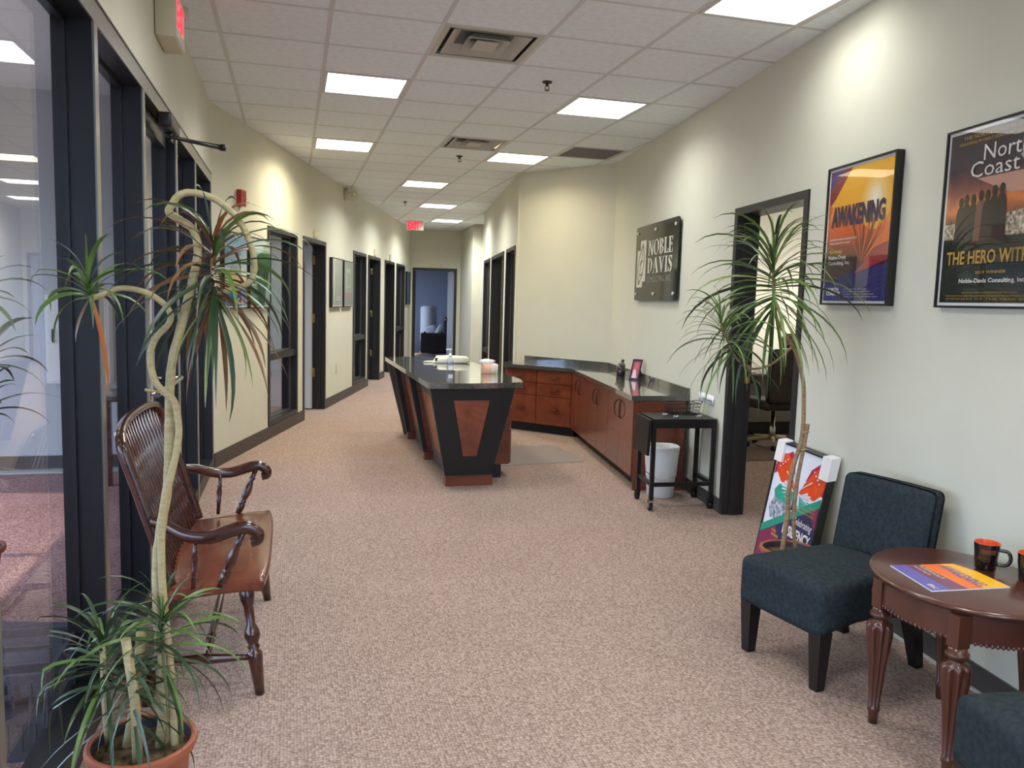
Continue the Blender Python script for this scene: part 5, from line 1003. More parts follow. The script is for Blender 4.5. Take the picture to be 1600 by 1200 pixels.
shp += [(8, [(0.505, 0.52), (0.50, 0.70), (0.53, 0.72), (0.555, 0.70), (0.545, 0.52)]), (5, [(0, 0), (1, 0), (1, 0.64), (0, 0.22)]), (6, [(0, 0.22), (1, 0.64), (1, 0.71), (0, 0.29)]), (7, [(0.86, 0.58), (1, 0.638), (1, 0.45)]), (7, [(0, 0), (0, 0.215), (0.30, 0.34), (0.52, 0)])]
tx = [('Celebrating', 0.60, 0.96, 0.415, 0.49, M_INKW, 0.0, 0.35), ('RESILIENCY', 0.44, 0.97, 0.315, 0.40, M_INKW, 0.03, 0), ('THE 2021', 0.82, 0.95, 0.60, 0.615, IG, 0.01, 0), ('NORTHCOAST 99', 0.70, 0.95, 0.57, 0.585, IG, 0.01, 0), ('WORKPLACE AWARDS', 0.56, 0.95, 0.54, 0.555, IG, 0.01, 0), ('2021', 0.24, 0.34, 0.285, 0.305, M_INKY, 0.01, 0), ('WINNER', 0.24, 0.40, 0.25, 0.27, M_INKY, 0.01, 0)]
t = picture('butterfly_poster', 'framed butterfly poster reading RESILIENCY leaning against the right wall', W_RIGHT, 4.30, 4.90, 0.0, 0.715, 0.045, mB, shp, tx, fw=0.008, mount=0.006, pt=LP, pane=False)
for s0_, s1_ in ((4.295, 4.385), (4.815, 4.906)):
    b = MB(); p = lambda s, z, d: LP(s, z, d); b.hexa([p(s0_, 0.60, 0.0), p(s0_, 0.60, 0.05), p(s1_, 0.60, 0.05), p(s1_, 0.60, 0.0), p(s0_, 0.722, 0.0), p(s0_, 0.722, 0.05), p(s1_, 0.722, 0.05), p(s1_, 0.722, 0.0)]); b.build('corner_protector', M_PAPER, t)
# left wall pictures
mC = [gm('beach_bg', [(0, srgb(30, 92, 156)), (0.24, srgb(40, 112, 176)), (0.25, srgb(224, 206, 148)), (0.5, srgb(226, 208, 150)), (0.6, srgb(150, 190, 200)), (1.0, srgb(58, 128, 180))], 0.02, 0.6), mat('beach_red', srgb(190, 60, 40), 0.4), mat('beach_white', srgb(230, 226, 214), 0.4), mat('beach_gold', srgb(220, 170, 60), 0.4), mat('beach_blue', srgb(36, 100, 166), 0.4)]
shp = [(0, FULL), (1, [(0.72, 0.30), (0.86, 0.30), (0.86, 0.39), (0.72, 0.38)]), (2, [(0.74, 0.44), (0.80, 0.54), (0.86, 0.47), (0.84, 0.43)]), (1, [(0.76, 0.46), (0.80, 0.53), (0.82, 0.50)]), (3, ell(0.50, 0.17, 0.08, 0.03)), (2, ell(0.68, 0.07, 0.12, 0.05)), (1, ell(0.70, 0.075, 0.09, 0.035))]
for k in range(5): shp.append((4, [(k * 0.2, 0.22), (k * 0.2 + 0.1, 0.275), (k * 0.2 + 0.2, 0.22)]))
picture('beach_poster', 'framed blue and sand beach poster behind the tall twisting plant', W_LEFT, 0.17, 0.755, 1.335, 2.0, 0.04, mC, shp, [('Your', 0.2, 0.6, 0.76, 0.86, M_INKW, 0.0, 0.4), ('future', 0.2, 0.75, 0.66, 0.75, M_INKW, 0.0, 0.4), ('awaits', 0.2, 0.75, 0.56, 0.65, M_INKW, 0.0, 0.4)])
mD = [gm('green_bg', [(0, srgb(160, 190, 190)), (1, srgb(150, 190, 184))], 0.02, 0.6), mat('green_deep', srgb(34, 110, 56), 0.4, var=0.2, vscale=9), mat('green_mid', srgb(70, 140, 84), 0.4, var=0.2, vscale=9), mat('green_dark', srgb(26, 52, 40), 0.4)]
shp = [(0, FULL), (2, [(0.0, 0.0), (0.0, 0.42), (0.2, 0.48), (0.35, 0.3), (0.42, 0.0)]), (1, [(0.35, 0.0), (0.30, 0.45), (0.36, 0.78), (0.62, 0.84), (0.70, 0.95), (0.98, 1.0), (1.0, 0.55), (0.9, 0.3), (0.8, 0.25), (0.74, 0.0)]), (3, [(0.36, 0.74), (0.45, 0.76), (0.55, 0.62), (0.72, 0.66), (0.85, 0.52), (0.98, 0.66), (0.98, 0.58), (0.84, 0.42), (0.66, 0.44), (0.5, 0.5), (0.30, 0.40), (0.34, 0.5), (0.48, 0.56)]), (1, ell(0.66, 0.55, 0.07, 0.05)), (3, [(0.45, 0.0), (0.44, 0.4), (0.52, 0.42), (0.6, 0.0)]), (3, [(0.66, 0.0), (0.68, 0.3), (0.74, 0.25), (0.72, 0.0)])]
picture('green_poster', 'framed green poster of abstract dark shapes beside the first window', W_LEFT, 0.80, 1.425, 1.335, 1.995, 0.04, mD, shp, [('BE', 0.1, 0.34, 0.30, 0.335, M_INKW, 0.03, 0), ('YOU', 0.1, 0.36, 0.25, 0.285, M_INKW, 0.03, 0), ('lead the', 0.1, 0.34, 0.13, 0.16, M_INKW, 0.0, 0), ('way', 0.1, 0.34, 0.09, 0.12, M_INKW, 0.0, 0)])
mE = [gm('grey_bg', [(0, srgb(120, 126, 126)), (1, srgb(150, 152, 146))], 0.02, 0.6), mat('pale_ink', srgb(206, 206, 200), 0.4), mat('faded_red', srgb(176, 92, 84), 0.4), mat('sage', srgb(140, 160, 140), 0.4)]
picture('grey_picture', 'first of two narrow-looking grey framed pictures past the open left door', W_LEFT, 3.985, 4.60, 1.32, 1.975, 0.045, mE, [(0, FULL), (1, [(0.55, 0.40), (0.60, 0.40), (0.58, 0.50)]), (1, [(0.35, 0.12), (0.9, 0.12), (0.9, 0.14), (0.35, 0.14)]), (1, [(0.5, 0.17), (0.9, 0.17), (0.9, 0.19), (0.5, 0.19)])], [], pane=True)
picture('sage_picture', 'second grey-green framed picture with a faded red block on the left wall', W_LEFT, 4.68, 5.32, 1.32, 1.97, 0.045, mE, [(3, FULL), (0, [(0, 0), (1, 0), (1, 0.3), (0, 0.3)]), (1, [(0.25, 0.42), (0.72, 0.42), (0.72, 0.86), (0.25, 0.86)]), (3, [(0.28, 0.45), (0.69, 0.45), (0.69, 0.76), (0.28, 0.76)]), (2, [(0.04, 0.16), (0.62, 0.16), (0.62, 0.28), (0.04, 0.28)])], [])
mF = [gm('sea_bg', [(0, srgb(56, 100, 140)), (0.4, srgb(96, 140, 164)), (1, srgb(120, 150, 164))], 0.02, 0.68)]
picture('blue_picture', 'small blue framed picture at the far end of the left wall', W_LEFT, 10.72, 11.24, 1.325, 2.03, 0.04, mF, [(0, FULL)], [])

# ------------------------------------------------------------------ acrylic company sign
sg = thing('acrylic_sign', 'dark acrylic wall sign reading NOBLE DAVIS on metal standoffs', 'sign', W_RIGHT.p(1.6, 1.51)); D0, D1 = 0.022, 0.032
b = MB(); s0, s1, z0, z1 = 0.985, 2.235, 1.512, 2.212; rc = 0.03; out = []
for cx, cz, a0 in ((s1 - rc, z1 - rc, 0), (s0 + rc, z1 - rc, 90), (s0 + rc, z0 + rc, 180), (s1 - rc, z0 + rc, 270)):
    for k in range(5): a = math.radians(a0 + k * 22.5); out.append((cx + rc * math.cos(a), cz + rc * math.sin(a)))
W_RIGHT.poly(b, out, D0, D1); b.build('panel', M_ACRYL, sg)
for s in (s0 + 0.07, (s0 + s1) / 2, s1 - 0.07):
    for z in (z0 + 0.06, z1 - 0.06):
        MB().lathe(W_RIGHT.p(s, z, 0.0015), W_RIGHT.p(s, z, 0.045), [(0, 0.010), (0.66, 0.010), (0.68, 0.015), (0.95, 0.015), (1, 0.012)], 12).build('standoff', M_WHITE, sg)
SER = {  # hand-cut roman capitals in a unit cell: (width, [polygons])
 'N': (0.95, [[(0.10, 0), (0.17, 0), (0.17, 1), (0.10, 1)], [(0.02, 0), (0.25, 0), (0.25, 0.04), (0.02, 0.04)], [(0.0, 0.96), (0.26, 0.96), (0.26, 1), (0, 1)], [(0.10, 1), (0.26, 1), (0.86, 0.0), (0.80, 0.0), (0.70, 0.0)], [(0.79, 0), (0.86, 0), (0.86, 1), (0.79, 1)], [(0.70, 0.96), (0.95, 0.96), (0.95, 1), (0.70, 1)]]),
 'D': (0.85, [[(0.10, 0), (0.26, 0), (0.26, 1), (0.10, 1)], [(0.0, 0), (0.36, 0), (0.36, 0.04), (0, 0.04)], [(0.0, 0.96), (0.36, 0.96), (0.36, 1), (0, 1)]]),
 'B': (0.75, [[(0.10, 0), (0.26, 0), (0.26, 1), (0.10, 1)], [(0.0, 0), (0.36, 0), (0.36, 0.04), (0, 0.04)], [(0.0, 0.96), (0.36, 0.96), (0.36, 1), (0, 1)]]),
 'L': (0.68, [[(0.12, 0), (0.28, 0), (0.28, 1), (0.12, 1)], [(0.0, 0), (0.66, 0), (0.66, 0.05), (0, 0.05)], [(0.0, 0.96), (0.40, 0.96), (0.40, 1), (0, 1)], [(0.60, 0.05), (0.66, 0.05), (0.68, 0.28), (0.655, 0.28)]]),
 'E': (0.70, [[(0.12, 0), (0.28, 0), (0.28, 1), (0.12, 1)], [(0.0, 0), (0.66, 0), (0.66, 0.05), (0, 0.05)], [(0.0, 0.95), (0.64, 0.95), (0.64, 1), (0, 1)], [(0.28, 0.49), (0.50, 0.49), (0.50, 0.54), (0.28, 0.54)], [(0.48, 0.40), (0.53, 0.40), (0.53, 0.63), (0.48, 0.63)], [(0.61, 0.05), (0.66, 0.05), (0.69, 0.27), (0.66, 0.27)], [(0.59, 0.95), (0.64, 0.95), (0.645, 0.75), (0.62, 0.75)]]),
 'A': (0.92, [[(0.10, 0), (0.17, 0), (0.46, 0.93), (0.42, 1)], [(0.40, 1), (0.50, 1), (0.85, 0), (0.66, 0)], [(0.24, 0.33), (0.62, 0.33), (0.60, 0.38), (0.25, 0.38)], [(0.0, 0), (0.27, 0), (0.27, 0.04), (0, 0.04)], [(0.57, 0), (0.93, 0), (0.93, 0.04), (0.57, 0.04)]]),
 'V': (0.92, [[(0.08, 1), (0.27, 1), (0.52, 0.0), (0.44, 0.0)], [(0.75, 1), (0.82, 1), (0.50, 0.0), (0.46, 0.12)], [(0.0, 0.96), (0.36, 0.96), (0.36, 1), (0, 1)], [(0.66, 0.96), (0.92, 0.96), (0.92, 1), (0.66, 1)]]),
 'I': (0.40, [[(0.12, 0), (0.28, 0), (0.28, 1), (0.12, 1)], [(0.0, 0), (0.40, 0), (0.40, 0.04), (0, 0.04)], [(0.0, 0.96), (0.40, 0.96), (0.40, 1), (0, 1)]])}
def arc_band(cx, cy, rx, ry, a0, a1, tk, tn, n=14):
    out = []
    for k in range(n):
        q = [math.radians(a0 + (a1 - a0) * j / n) for j in (k, k + 1)]; w_ = [tn + (tk - tn) * abs(math.cos(x)) for x in q]
        out.append([(cx + rx * math.cos(q[0]), cy + ry * math.sin(q[0])), (cx + rx * math.cos(q[1]), cy + ry * math.sin(q[1])), (cx + (rx - w_[1]) * math.cos(q[1]), cy + (ry - w_[1] * 0.6) * math.sin(q[1])), (cx + (rx - w_[0]) * math.cos(q[0]), cy + (ry - w_[0] * 0.6) * math.sin(q[0]))])
    return out
SER['D'][1].extend(arc_band(0.30, 0.5, 0.52, 0.5, -90, 90, 0.17, 0.045)); SER['B'][1].extend(arc_band(0.30, 0.755, 0.34, 0.245, -90, 90, 0.15, 0.045)); SER['B'][1].extend(arc_band(0.30, 0.27, 0.42, 0.27, -90, 90, 0.16, 0.045))
SER['O'] = (0.95, arc_band(0.47, 0.5, 0.45, 0.52, 0, 360, 0.17, 0.045, 28))
def stroke_path(pts, ws):
    out = []
    for (a, c), (w0, w1) in zip(zip(pts, pts[1:]), zip(ws, ws[1:])):
        dx, dy = c[0] - a[0], c[1] - a[1]; l = math.hypot(dx, dy); nx, ny = -dy / l, dx / l
        out.append([(a[0] + nx * w0, a[1] + ny * w0), (c[0] + nx * w1, c[1] + ny * w1), (c[0] - nx * w1, c[1] - ny * w1), (a[0] - nx * w0, a[1] - ny * w0)])
    return out
sp = [(p.x, p.y) for p in catmull([(0.52, 0.82, 0), (0.40, 0.955, 0), (0.24, 0.955, 0), (0.13, 0.80, 0), (0.20, 0.64, 0), (0.38, 0.50, 0), (0.52, 0.32, 0), (0.46, 0.09, 0), (0.28, 0.03, 0), (0.12, 0.08, 0), (0.06, 0.22, 0)], 4)]
SER['S'] = (0.62, stroke_path(sp, [0.02 + 0.065 * math.exp(-((k - len(sp) * 0.5) / (len(sp) * 0.22)) ** 2) for k in range(len(sp))]) + [[(0.50, 0.74), (0.54, 0.74), (0.54, 0.98), (0.50, 0.98)], [(0.05, 0.02), (0.09, 0.02), (0.09, 0.28), (0.05, 0.28)]])
def serif(b, word, s0, s1, z0, z1):
    gap = 0.10; tot = sum(SER[c][0] for c in word) + gap * (len(word) - 1); x = 0.0
    for c in word:
        for poly in SER[c][1]: W_RIGHT.poly(b, [(s0 + (x + px) / tot * (s1 - s0), z0 + py * (z1 - z0)) for px, py in poly], D1 + 0.0005, D1 + 0.006)
        x += SER[c][0] + gap
b = MB(); serif(b, 'NOBLE', 1.41, 2.105, 1.925, 2.06); serif(b, 'DAVIS', 1.40, 2.105, 1.762, 1.90); b.build('name_lettering', M_LETTER, sg)
b = MB(); text_on(b, 'CONSULTING, INC.', lambda s, z: W_RIGHT.p(s, z, D1 + 0.002), 1.40, 2.10, 1.672, 1.732); b.build('small_lettering', mat('sign_letter_dim', srgb(150, 146, 132), 0.45), sg)
b = MB(); W_RIGHT.poly(b, [(1.145, 1.635), (1.245, 1.635), (1.245, 1.69), (1.335, 1.69), (1.335, 2.075), (1.165, 2.075), (1.165, 1.985), (1.065, 1.985), (1.065, 1.635)], D1 + 0.0005, D1 + 0.006); lg = b.build('logo_block', M_LETTER, sg)
b = MB()
for pts_, w_ in (([(1.13, 1.66), (1.10, 1.78), (1.14, 1.92), (1.25, 2.04)], 0.006), ([(1.13, 1.66), (1.25, 1.76), (1.29, 1.90), (1.25, 2.04)], 0.006), ([(1.13, 1.66), (1.18, 1.80), (1.22, 1.92), (1.25, 2.04)], 0.004), ([(1.16, 1.84), (1.20, 1.88), (1.25, 1.88)], 0.006), ([(1.16, 1.76), (1.20, 1.75), (1.23, 1.77)], 0.006)):
    c = [(p.x, p.y) for p in catmull([(x, y, 0) for x, y in pts_], 5)]
    for q in stroke_path(c, [w_] * len(c)): W_RIGHT.poly(b, q, D1 + 0.0062, D1 + 0.0075)
b.build('logo_lines', M_ACRYL, lg)

# ------------------------------------------------------------------ exit signs, alarm, emergency lamp, outlet
t = thing('exit_sign', 'white exit sign with red letters hanging at the end of the corridor', 'exit sign', (2.355, 16.19, 2.8)); EX = WF((2.19, 16.23), (2.52, 16.15))
b = MB(); EX.box(b, 0, 0.34, 2.805, 2.985, -0.03, 0.03); b.build('housing', M_CREAMP, t)
b = MB(); EX.box(b, 0.008, 0.332, 2.813, 2.977, 0.03, 0.033); b.build('face', M_EXITW, t)
b = MB(); text_on(b, 'EXIT', lambda s, z: EX.p(s, z, 0.0345), 0.04, 0.27, 2.822, 2.968, bold=0.05); text_on(b, '>', lambda s, z: EX.p(s, z, 0.0345), 0.275, 0.315, 2.87, 2.92, bold=0.02); b.build('lettering', M_EXITR, t)
MB().box((2.33, 16.16, 2.985), (2.38, 16.22, H - 0.0005)).build('canopy', M_CREAMP, t)
t = thing('exit_sign', 'cream exit sign box with twin lamp heads above the storefront glass', 'exit sign', (SX, 4.46, 2.69))
b = MB(); b.bevel_box((SX + 0.002, 4.30, 2.685), (SX + 0.095, 4.62, 2.915), 0.008, 2); b.build('housing', M_CREAMP, t)
MB().box((SX + 0.0955, 4.31, 2.695), (SX + 0.099, 4.61, 2.905)).build('face', M_PAPER, t)
b = MB(); text_on(b, 'EXIT', lambda s, z: (SX + 0.1, s, z), 4.335, 4.585, 2.745, 2.88, bold=0.02); b.build('lettering', M_EXITR, t)
for y in (4.265, 4.655):
    hd = MB(); hd.lathe((SX + 0.055, y - 0.012, 2.905), (SX + 0.105, y - 0.02, 2.895), [(0, 0.02), (0.3, 0.036), (1, 0.04)], 16); hd.tube([(SX + 0.05, y, 2.89), (SX + 0.05, 4.31 if y < 4.4 else 4.61, 2.885)], 0.008, 6); h_ = hd.build('lamp_head', M_CREAMP, t)
    MB().lathe((SX + 0.105, y - 0.02, 2.895), (SX + 0.112, y - 0.021, 2.8935), [(0, 0.038), (0.6, 0.03), (1, 0.01)], 16).build('lens', M_LENS, h_)
t = thing('fire_alarm', 'red fire alarm strobe on the left wall above the beach poster', 'alarm', W_LEFT.p(0.63, 2.3)); b = MB(); W_LEFT.box(b, 0.575, 0.70, 2.245, 2.385, 0.0015, 0.045); b.build('housing', M_RED, t)
b = MB(); b.lathe(W_LEFT.p(0.66, 2.285, 0.045), W_LEFT.p(0.66, 2.285, 0.08), [(0, 0.03), (0.7, 0.028), (1, 0.012)], 12); b.build('strobe_lens', M_LENS, t)
b = MB()
for k in range(4): W_LEFT.box(b, 0.595, 0.68, 2.325 + k * 0.012, 2.331 + k * 0.012, 0.045, 0.0465)
b.build('grille', mat('alarm_dark', srgb(100, 22, 20), 0.5), t)
t = thing('emergency_lamp', 'round cream emergency lamp where the left wall meets the ceiling', 'lamp', W_LEFT.p(4.9, 2.9))
MB().lathe(W_LEFT.p(4.88, 2.895, 0.002), W_LEFT.p(4.88, 2.895, 0.05), [(0, 0.088), (0.5, 0.088), (1, 0.078)], 20).build('housing', M_CREAMP, t)
hd = MB().lathe(W_LEFT.p(4.90, 2.895, 0.10), W_LEFT.p(4.80, 2.885, 0.115), [(0, 0.05), (0.3, 0.082), (0.92, 0.088), (1, 0.080)], 20).build('lamp_head', M_CREAMP, t)
for q in (-0.03, 0.03): MB().lathe(W_LEFT.p(4.80, 2.885, 0.115 + q), W_LEFT.p(4.785, 2.884, 0.117 + q), [(0, 0.026), (0.7, 0.024), (1, 0.012)], 12).build('bulb', M_CHROME, hd)
t = thing('wall_outlet', 'cream wall outlet low on the left corridor wall', 'outlet', W_LEFT.p(4.4, 0.45)); b = MB(); W_LEFT.box(b, 4.36, 4.44, 0.42, 0.545, 0.0015, 0.008); b.build('cover_plate', M_CREAMP, t)
b = MB(); W_LEFT.box(b, 4.385, 4.415, 0.44, 0.475, 0.008, 0.0095); W_LEFT.box(b, 4.385, 4.415, 0.49, 0.525, 0.008, 0.0095); b.build('sockets', M_WHITE, t)

# ------------------------------------------------------------------ vestibule things
mt = tag(MB().prism([(-2.3, 3.12), (-0.84, 3.12), (-0.84, 3.78), (-2.2, 4.12)], -0.0015, 0.012).build('entrance_mat', mat('entrance_mat', srgb(58, 60, 78), 0.9, var=0.2, vscale=20), loc=(-1.5, 3.3, -0.0015)), 'dark blue entrance mat on the vestibule floor', 'mat')
t = thing('plastic_crate', 'grey slotted plastic crate behind the glass beside the pot', 'crate', (-0.92, 2.9, 0)); X0, X1, C0_, C1_, ch = -1.09, -0.735, 2.70, 3.08, 0.28
b = MB(); b.box((X0, C0_, 0.0), (X1, C1_, 0.008)); b.build('crate_floor', M_CRATE, t)
def crate_side(p, q):
    b = MB(); p, q = Vector(p), Vector(q); d = (q - p); n = Vector((d.y, -d.x, 0)).normalized() * 0.006
    def bar(u0, u1, z0, z1): b.hexa([p + d * u0 - n + Vector((0, 0, z0)), p + d * u0 + n + Vector((0, 0, z0)), p + d * u1 + n + Vector((0, 0, z0)), p + d * u1 - n + Vector((0, 0, z0)), p + d * u0 - n + Vector((0, 0, z1)), p + d * u0 + n + Vector((0, 0, z1)), p + d * u1 + n + Vector((0, 0, z1)), p + d * u1 - n + Vector((0, 0, z1))])
    bar(0, 1, 0, 0.03); bar(0, 1, ch - 0.03, ch); bar(0.02, 0.98, 0.12, 0.15); bar(0.25, 0.75, 0.20, 0.215)
    for k in range(9): bar(k / 9 - 0.012 if k else 0, k / 9 + 0.012, 0.03, 0.12)
    bar(0.97, 1, 0.03, ch - 0.03); bar(0, 0.03, 0.03, ch - 0.03)
    for u in (0.13, 0.25, 0.73, 0.86): bar(u - 0.012, u + 0.012, 0.15, ch - 0.03)
    b.build('crate_side', M_CRATE, t)
crate_side((X0, C0_, 0), (X1, C0_, 0)); crate_side((X1, C0_, 0), (X1, C1_, 0)); crate_side((X1, C1_, 0), (X0, C1_, 0)); crate_side((X0, C1_, 0), (X0, C0_, 0))
t = thing('wall_cabinet', 'white wall cabinet with a pull handle on the vestibule end wall', 'cabinet', (-1.6, 7.2, 0.72))
MB().bevel_box((-1.86, 7.05, 0.72), (-1.40, 7.198, 1.42), 0.006, 2).build('cabinet_body', M_PAPER, t); d_ = MB().box((-1.835, 7.04, 0.745), (-1.425, 7.0495, 1.395)).build('door', M_PAPER, t)
MB().tube([(-1.80, 7.04, 1.05), (-1.80, 7.022, 1.06), (-1.80, 7.022, 1.14), (-1.80, 7.04, 1.15)], 0.007, 6).build('handle', M_STEEL, d_)
t = thing('vestibule_table', 'small brown wooden table behind the glass past the settee', 'table', (-1.15, 6.3, 0))
MB().bevel_box((-1.36, 6.05, 0.70), (-0.95, 6.6, 0.735), 0.008, 2).build('tabletop', M_MAHOG, t)
for x in (-1.32, -0.99):
    for y in (6.09, 6.56): MB().box((x - 0.02, y - 0.02, 0), (x + 0.02, y + 0.02, 0.70)).build('leg', M_MAHOG, t)
KEEP = (Vector((SX - 0.14, 0, 0)), Vector((-1, 0, 0)))
t = thing('potted_palm', 'dark leafy plant on thin stalks behind the storefront glass', 'plant', (-1.36, 3.95, 0)); random.seed(5)
pot(t, -1.42, 4.05, 0.30, 0.11, 0.15)
for (tx_, ty_, tz_, n_) in ((-1.30, 3.95, 1.50, 20), (-1.26, 3.98, 1.22, 18), (-1.33, 4.1, 0.98, 16)):
    MB().tube(catmull([(-1.42 + R(-0.03, 0.03), 4.05, 0.24), (-1.40, 4.03, tz_ * 0.6), (tx_, ty_, tz_)], 5), 0.009, 7).build('stalk', M_STALK2, t)
    crown(t, (tx_, ty_, tz_ - 0.1), (tx_, ty_, tz_), n_, 0.30, (0, 65), (80, 80), 0.024, [M_LEAF[1], M_LEAF[1], M_LEAF[0]])

# ------------------------------------------------------------------ office beyond the right doorway
b = MB(); b.prism([(3.75, 6.80), (6.0, 6.76), (6.0, 8.15), (4.1, 8.3)], 0.0002, 0.006); tag(b.build('office_floor_mat', M_OMAT, loc=(4.9, 7.4, 0.0002)), 'dark grey-brown floor mat in front of the office desk', 'mat')
t = thing('office_desk', 'grey office desk with a black plinth seen through the right doorway', 'desk', (5.1, 8.5, 0)); M_ODESK = mat('office_desk_panel', srgb(120, 114, 104), 0.45)
MB().box((4.3, 8.16, 0.16), (6.3, 8.20, 0.70)).build('front_panel', M_ODESK, t); MB().box((4.32, 8.19, 0), (6.28, 8.22, 0.16)).build('plinth', M_BLACK, t); MB().bevel_box((4.28, 8.05, 0.70), (6.32, 8.75, 0.73), 0.006, 2).build('desktop', M_ODESK, t)
for x in (4.3, 6.26): MB().box((x, 8.23, 0), (x + 0.04, 8.72, 0.70)).build('side_panel', M_ODESK, t)
t = thing('laptop', 'open laptop with a pale blue screen on the office desk', 'laptop', (4.98, 8.25, 0.73))
MB().bevel_box((4.83, 8.14, 0.7305), (5.13, 8.34, 0.745), 0.004, 2).build('keyboard_deck', M_CHROME, t); b = MB(); b.slab([(4.83, 8.34, 0.745), (5.13, 8.34, 0.745), (5.13, 8.42, 0.94), (4.83, 8.42, 0.94)], (0, 0.01, 0.0)); b.build('lid', M_RUB, t)
b = MB(); b.slab([(4.84, 8.342, 0.755), (5.12, 8.342, 0.755), (5.12, 8.417, 0.932), (4.84, 8.417, 0.932)], (0, -0.002, 0)); b.build('screen', emit('screen_blue', (0.45, 0.72, 0.95, 1), 0.9), t)
t = thing('office_chair', 'dark leather office chair on a beige star base beyond the doorway', 'chair', (4.93, 7.45, 0)); M_LEATH = mat('brown_leather', srgb(52, 42, 38), 0.4, var=0.15, vscale=20); M_BEIGE = mat('beige_plastic', srgb(176, 164, 136), 0.45)
MB().bevel_box((4.68, 7.20, 0.42), (5.20, 7.72, 0.53), 0.04, 3).build('seat', M_LEATH, t)
OC = lambda c: Vector((c.x + 0.05 * ((c.z - 0.5) / 0.6) ** 2, c.y + 0.03 * math.cos((c.x - 4.93) * 5), c.z))
MB().bevel_box((4.68, 7.13, 0.50), (5.20, 7.24, 1.06), 0.045, 4, fn=OC).build('backrest', M_LEATH, t)
MB().bevel_box((4.76, 7.12, 1.07), (5.12, 7.22, 1.22), 0.04, 4, fn=OC).build('headrest', mat('olive_headrest', srgb(112, 104, 84), 0.6), t)
for x in (4.64, 5.20): MB().tube(catmull([(x + 0.01, 7.30, 0.48), (x, 7.28, 0.62), (x, 7.34, 0.70), (x, 7.56, 0.70)], 4), 0.018, 6).build('armrest', M_RUB, t)
MB().lathe((4.93, 7.45, 0.09), (4.93, 7.45, 0.42), [(0, 0.035), (0.4, 0.032), (0.42, 0.022), (1, 0.022)], 12).build('column', M_CHROME, t)
for k in range(5):
    a = math.radians(170 + 72 * k); e = Vector((4.93 + 0.27 * math.cos(a), 7.45 + 0.27 * math.sin(a), 0.085)); MB().tube([(4.93, 7.45, 0.11), e], [0.026, 0.018], 6).build('base_arm', M_BEIGE, t)
    MB().lathe(e + Vector((-0.02, 0, -0.052)), e + Vector((0.02, 0, -0.052)), [(0, 0.024), (0.1, 0.03), (0.9, 0.03), (1, 0.024)], 10).build('caster', M_RUB, t)
t = thing('added_desk_lamp', 'small desk lamp glowing on the far end of the office desk', 'lamp', (6.2, 8.5, 0.73))  # added lamp, out of view past the jamb, to brighten the office wall
MB().lathe((6.2, 8.5, 0.7305), (6.2, 8.5, 1.05), [(0, 0.08), (0.05, 0.08), (0.08, 0.012), (1, 0.012)], 14).build('stand', M_CHROME, t); MB().lathe((6.2, 8.5, 1.0), (6.2, 8.5, 1.22), [(0, 0.13), (1, 0.10)], 18).build('shade', emit('added_shade_glow', (1.0, 0.9, 0.7, 1), 2.0), t)
def point(name, loc, e, c, r=0.1, parent=None):
    l = bpy.data.lights.new(name, 'POINT'); l.energy = e; l.color = c; l.shadow_soft_size = r; o = bpy.data.objects.new(name, l); COL.objects.link(o); o.location = loc; return o
point('side_room_fill', tuple(W_COR.p(LC - 2.2, 2.5, -1.1)), 14, (1.0, 0.95, 0.8), 0.2); point('office_wall_fill', (6.2, 8.3, 1.45), 40, (1.0, 0.95, 0.84), 0.12); point('office_fill', (4.6, 6.0, 2.7), 20, (0.95, 0.97, 1.0), 0.3)  # added point lights without fittings, filling the side room and the office

# ------------------------------------------------------------------ sitting room at the corridor end
S_ = lambda x, y, z: W_FAR.p(x, z, -y)
t = thing('armchair', 'dark armchair with pale pillows in the sitting room beyond the corridor', 'armchair', S_(0.55, 2.4, 0)); M_DARKF = mat('dark_upholstery', srgb(26, 26, 34), 0.8)
fnS = lambda c: S_(c.x, c.y, c.z)
def sbox(name, a, c, r, m): b = MB(); b.bevel_box(a, c, r, 3, fn=fnS); b.f = [tuple(reversed(f)) for f in b.f]; return b.build(name, m, t)
sbox('seat', (0.1, 1.9, 0.12), (0.95, 2.7, 0.45), 0.05, M_DARKF); sbox('backrest', (0.66, 1.95, 0.45), (0.98, 2.7, 1.02), 0.08, M_DARKF); sbox('armrest', (0.12, 1.78, 0.12), (0.9, 1.9, 0.62), 0.04, M_DARKF); sbox('armrest', (0.12, 2.7, 0.12), (0.9, 2.82, 0.62), 0.04, M_DARKF)
M_PIL = mat('pillow_fabric', srgb(188, 190, 200), 0.8, var=0.08, vscale=20)
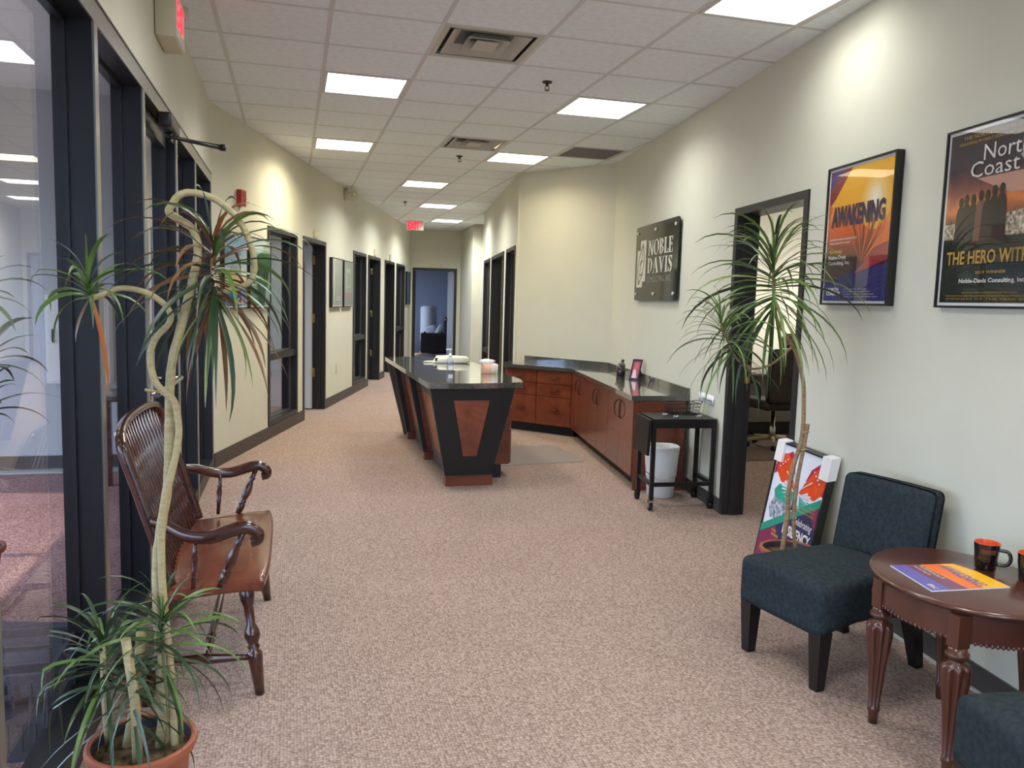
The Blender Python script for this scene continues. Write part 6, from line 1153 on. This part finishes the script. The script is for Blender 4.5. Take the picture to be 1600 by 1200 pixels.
def pillow(label, c, hx, hy, hz, tilt):
    t = thing('pillow', label, 'pillow', S_(*c), 'pale pillows'); b = MB(); n = 14; rs = []
    for k in range(-4, 5):
        q = k / 4; sc = max(0.05, (1 - abs(q) ** 3)) ** 0.5; rs.append([])
        for i in range(n):
            a = i * 2 * math.pi / n; x = abs(math.cos(a)) ** 0.5 * (1 if math.cos(a) > 0 else -1) * hx * sc; z = abs(math.sin(a)) ** 0.5 * (1 if math.sin(a) > 0 else -1) * hz * sc; y = q * hy
            rs[-1].append(S_(c[0] + x * math.cos(tilt) - z * math.sin(tilt), c[1] + y, c[2] + x * math.sin(tilt) + z * math.cos(tilt)))
    b.loft(rs); b.build('cover', M_PIL, t)
pillow('pale grey pillow standing upright on the dark armchair', (0.36, 2.35, 0.63), 0.15, 0.07, 0.16, 0.35); pillow('pale slanting pillow against the armchair back', (0.55, 2.12, 0.66), 0.07, 0.08, 0.18, -0.45)
t = thing('white_cylinder', 'tall pale cylinder standing behind the dark armchair', 'column lamp', S_(0.28, 3.5, 0)); MB().lathe(S_(0.20, 3.4, 0), S_(0.20, 3.4, 1.25), [(0, 0.20), (0.02, 0.22), (0.98, 0.22), (1, 0.2)], 24).build('drum', mat('pale_drum', srgb(206, 206, 210), 0.6), t); MB().lathe(S_(0.20, 3.4, 1.25), S_(0.20, 3.4, 1.27), [(0, 0.18), (1, 0.17)], 20).build('drum_top', M_WHITE, t)  # plain pale cylinder with a flat top
t = thing('table_lamp', 'white-shaded lamp on a dark stand beside the far armchair', 'lamp', S_(0.86, 3.3, 0)); c = S_(0.86, 3.3, 0); U = Vector((0, 0, 1))
MB().lathe(c, c + U * 1.0, [(0, 0.2), (0.02, 0.2), (0.04, 0.03), (0.6, 0.03), (0.7, 0.10), (0.85, 0.08), (0.92, 0.02), (1, 0.02)], 16).build('stand', M_DARKF, t); MB().lathe(c + U * 0.98, c + U * 1.25, [(0, 0.16), (1, 0.13)], 18).build('shade', mat('lamp_shade', srgb(226, 228, 234), 0.7), t)
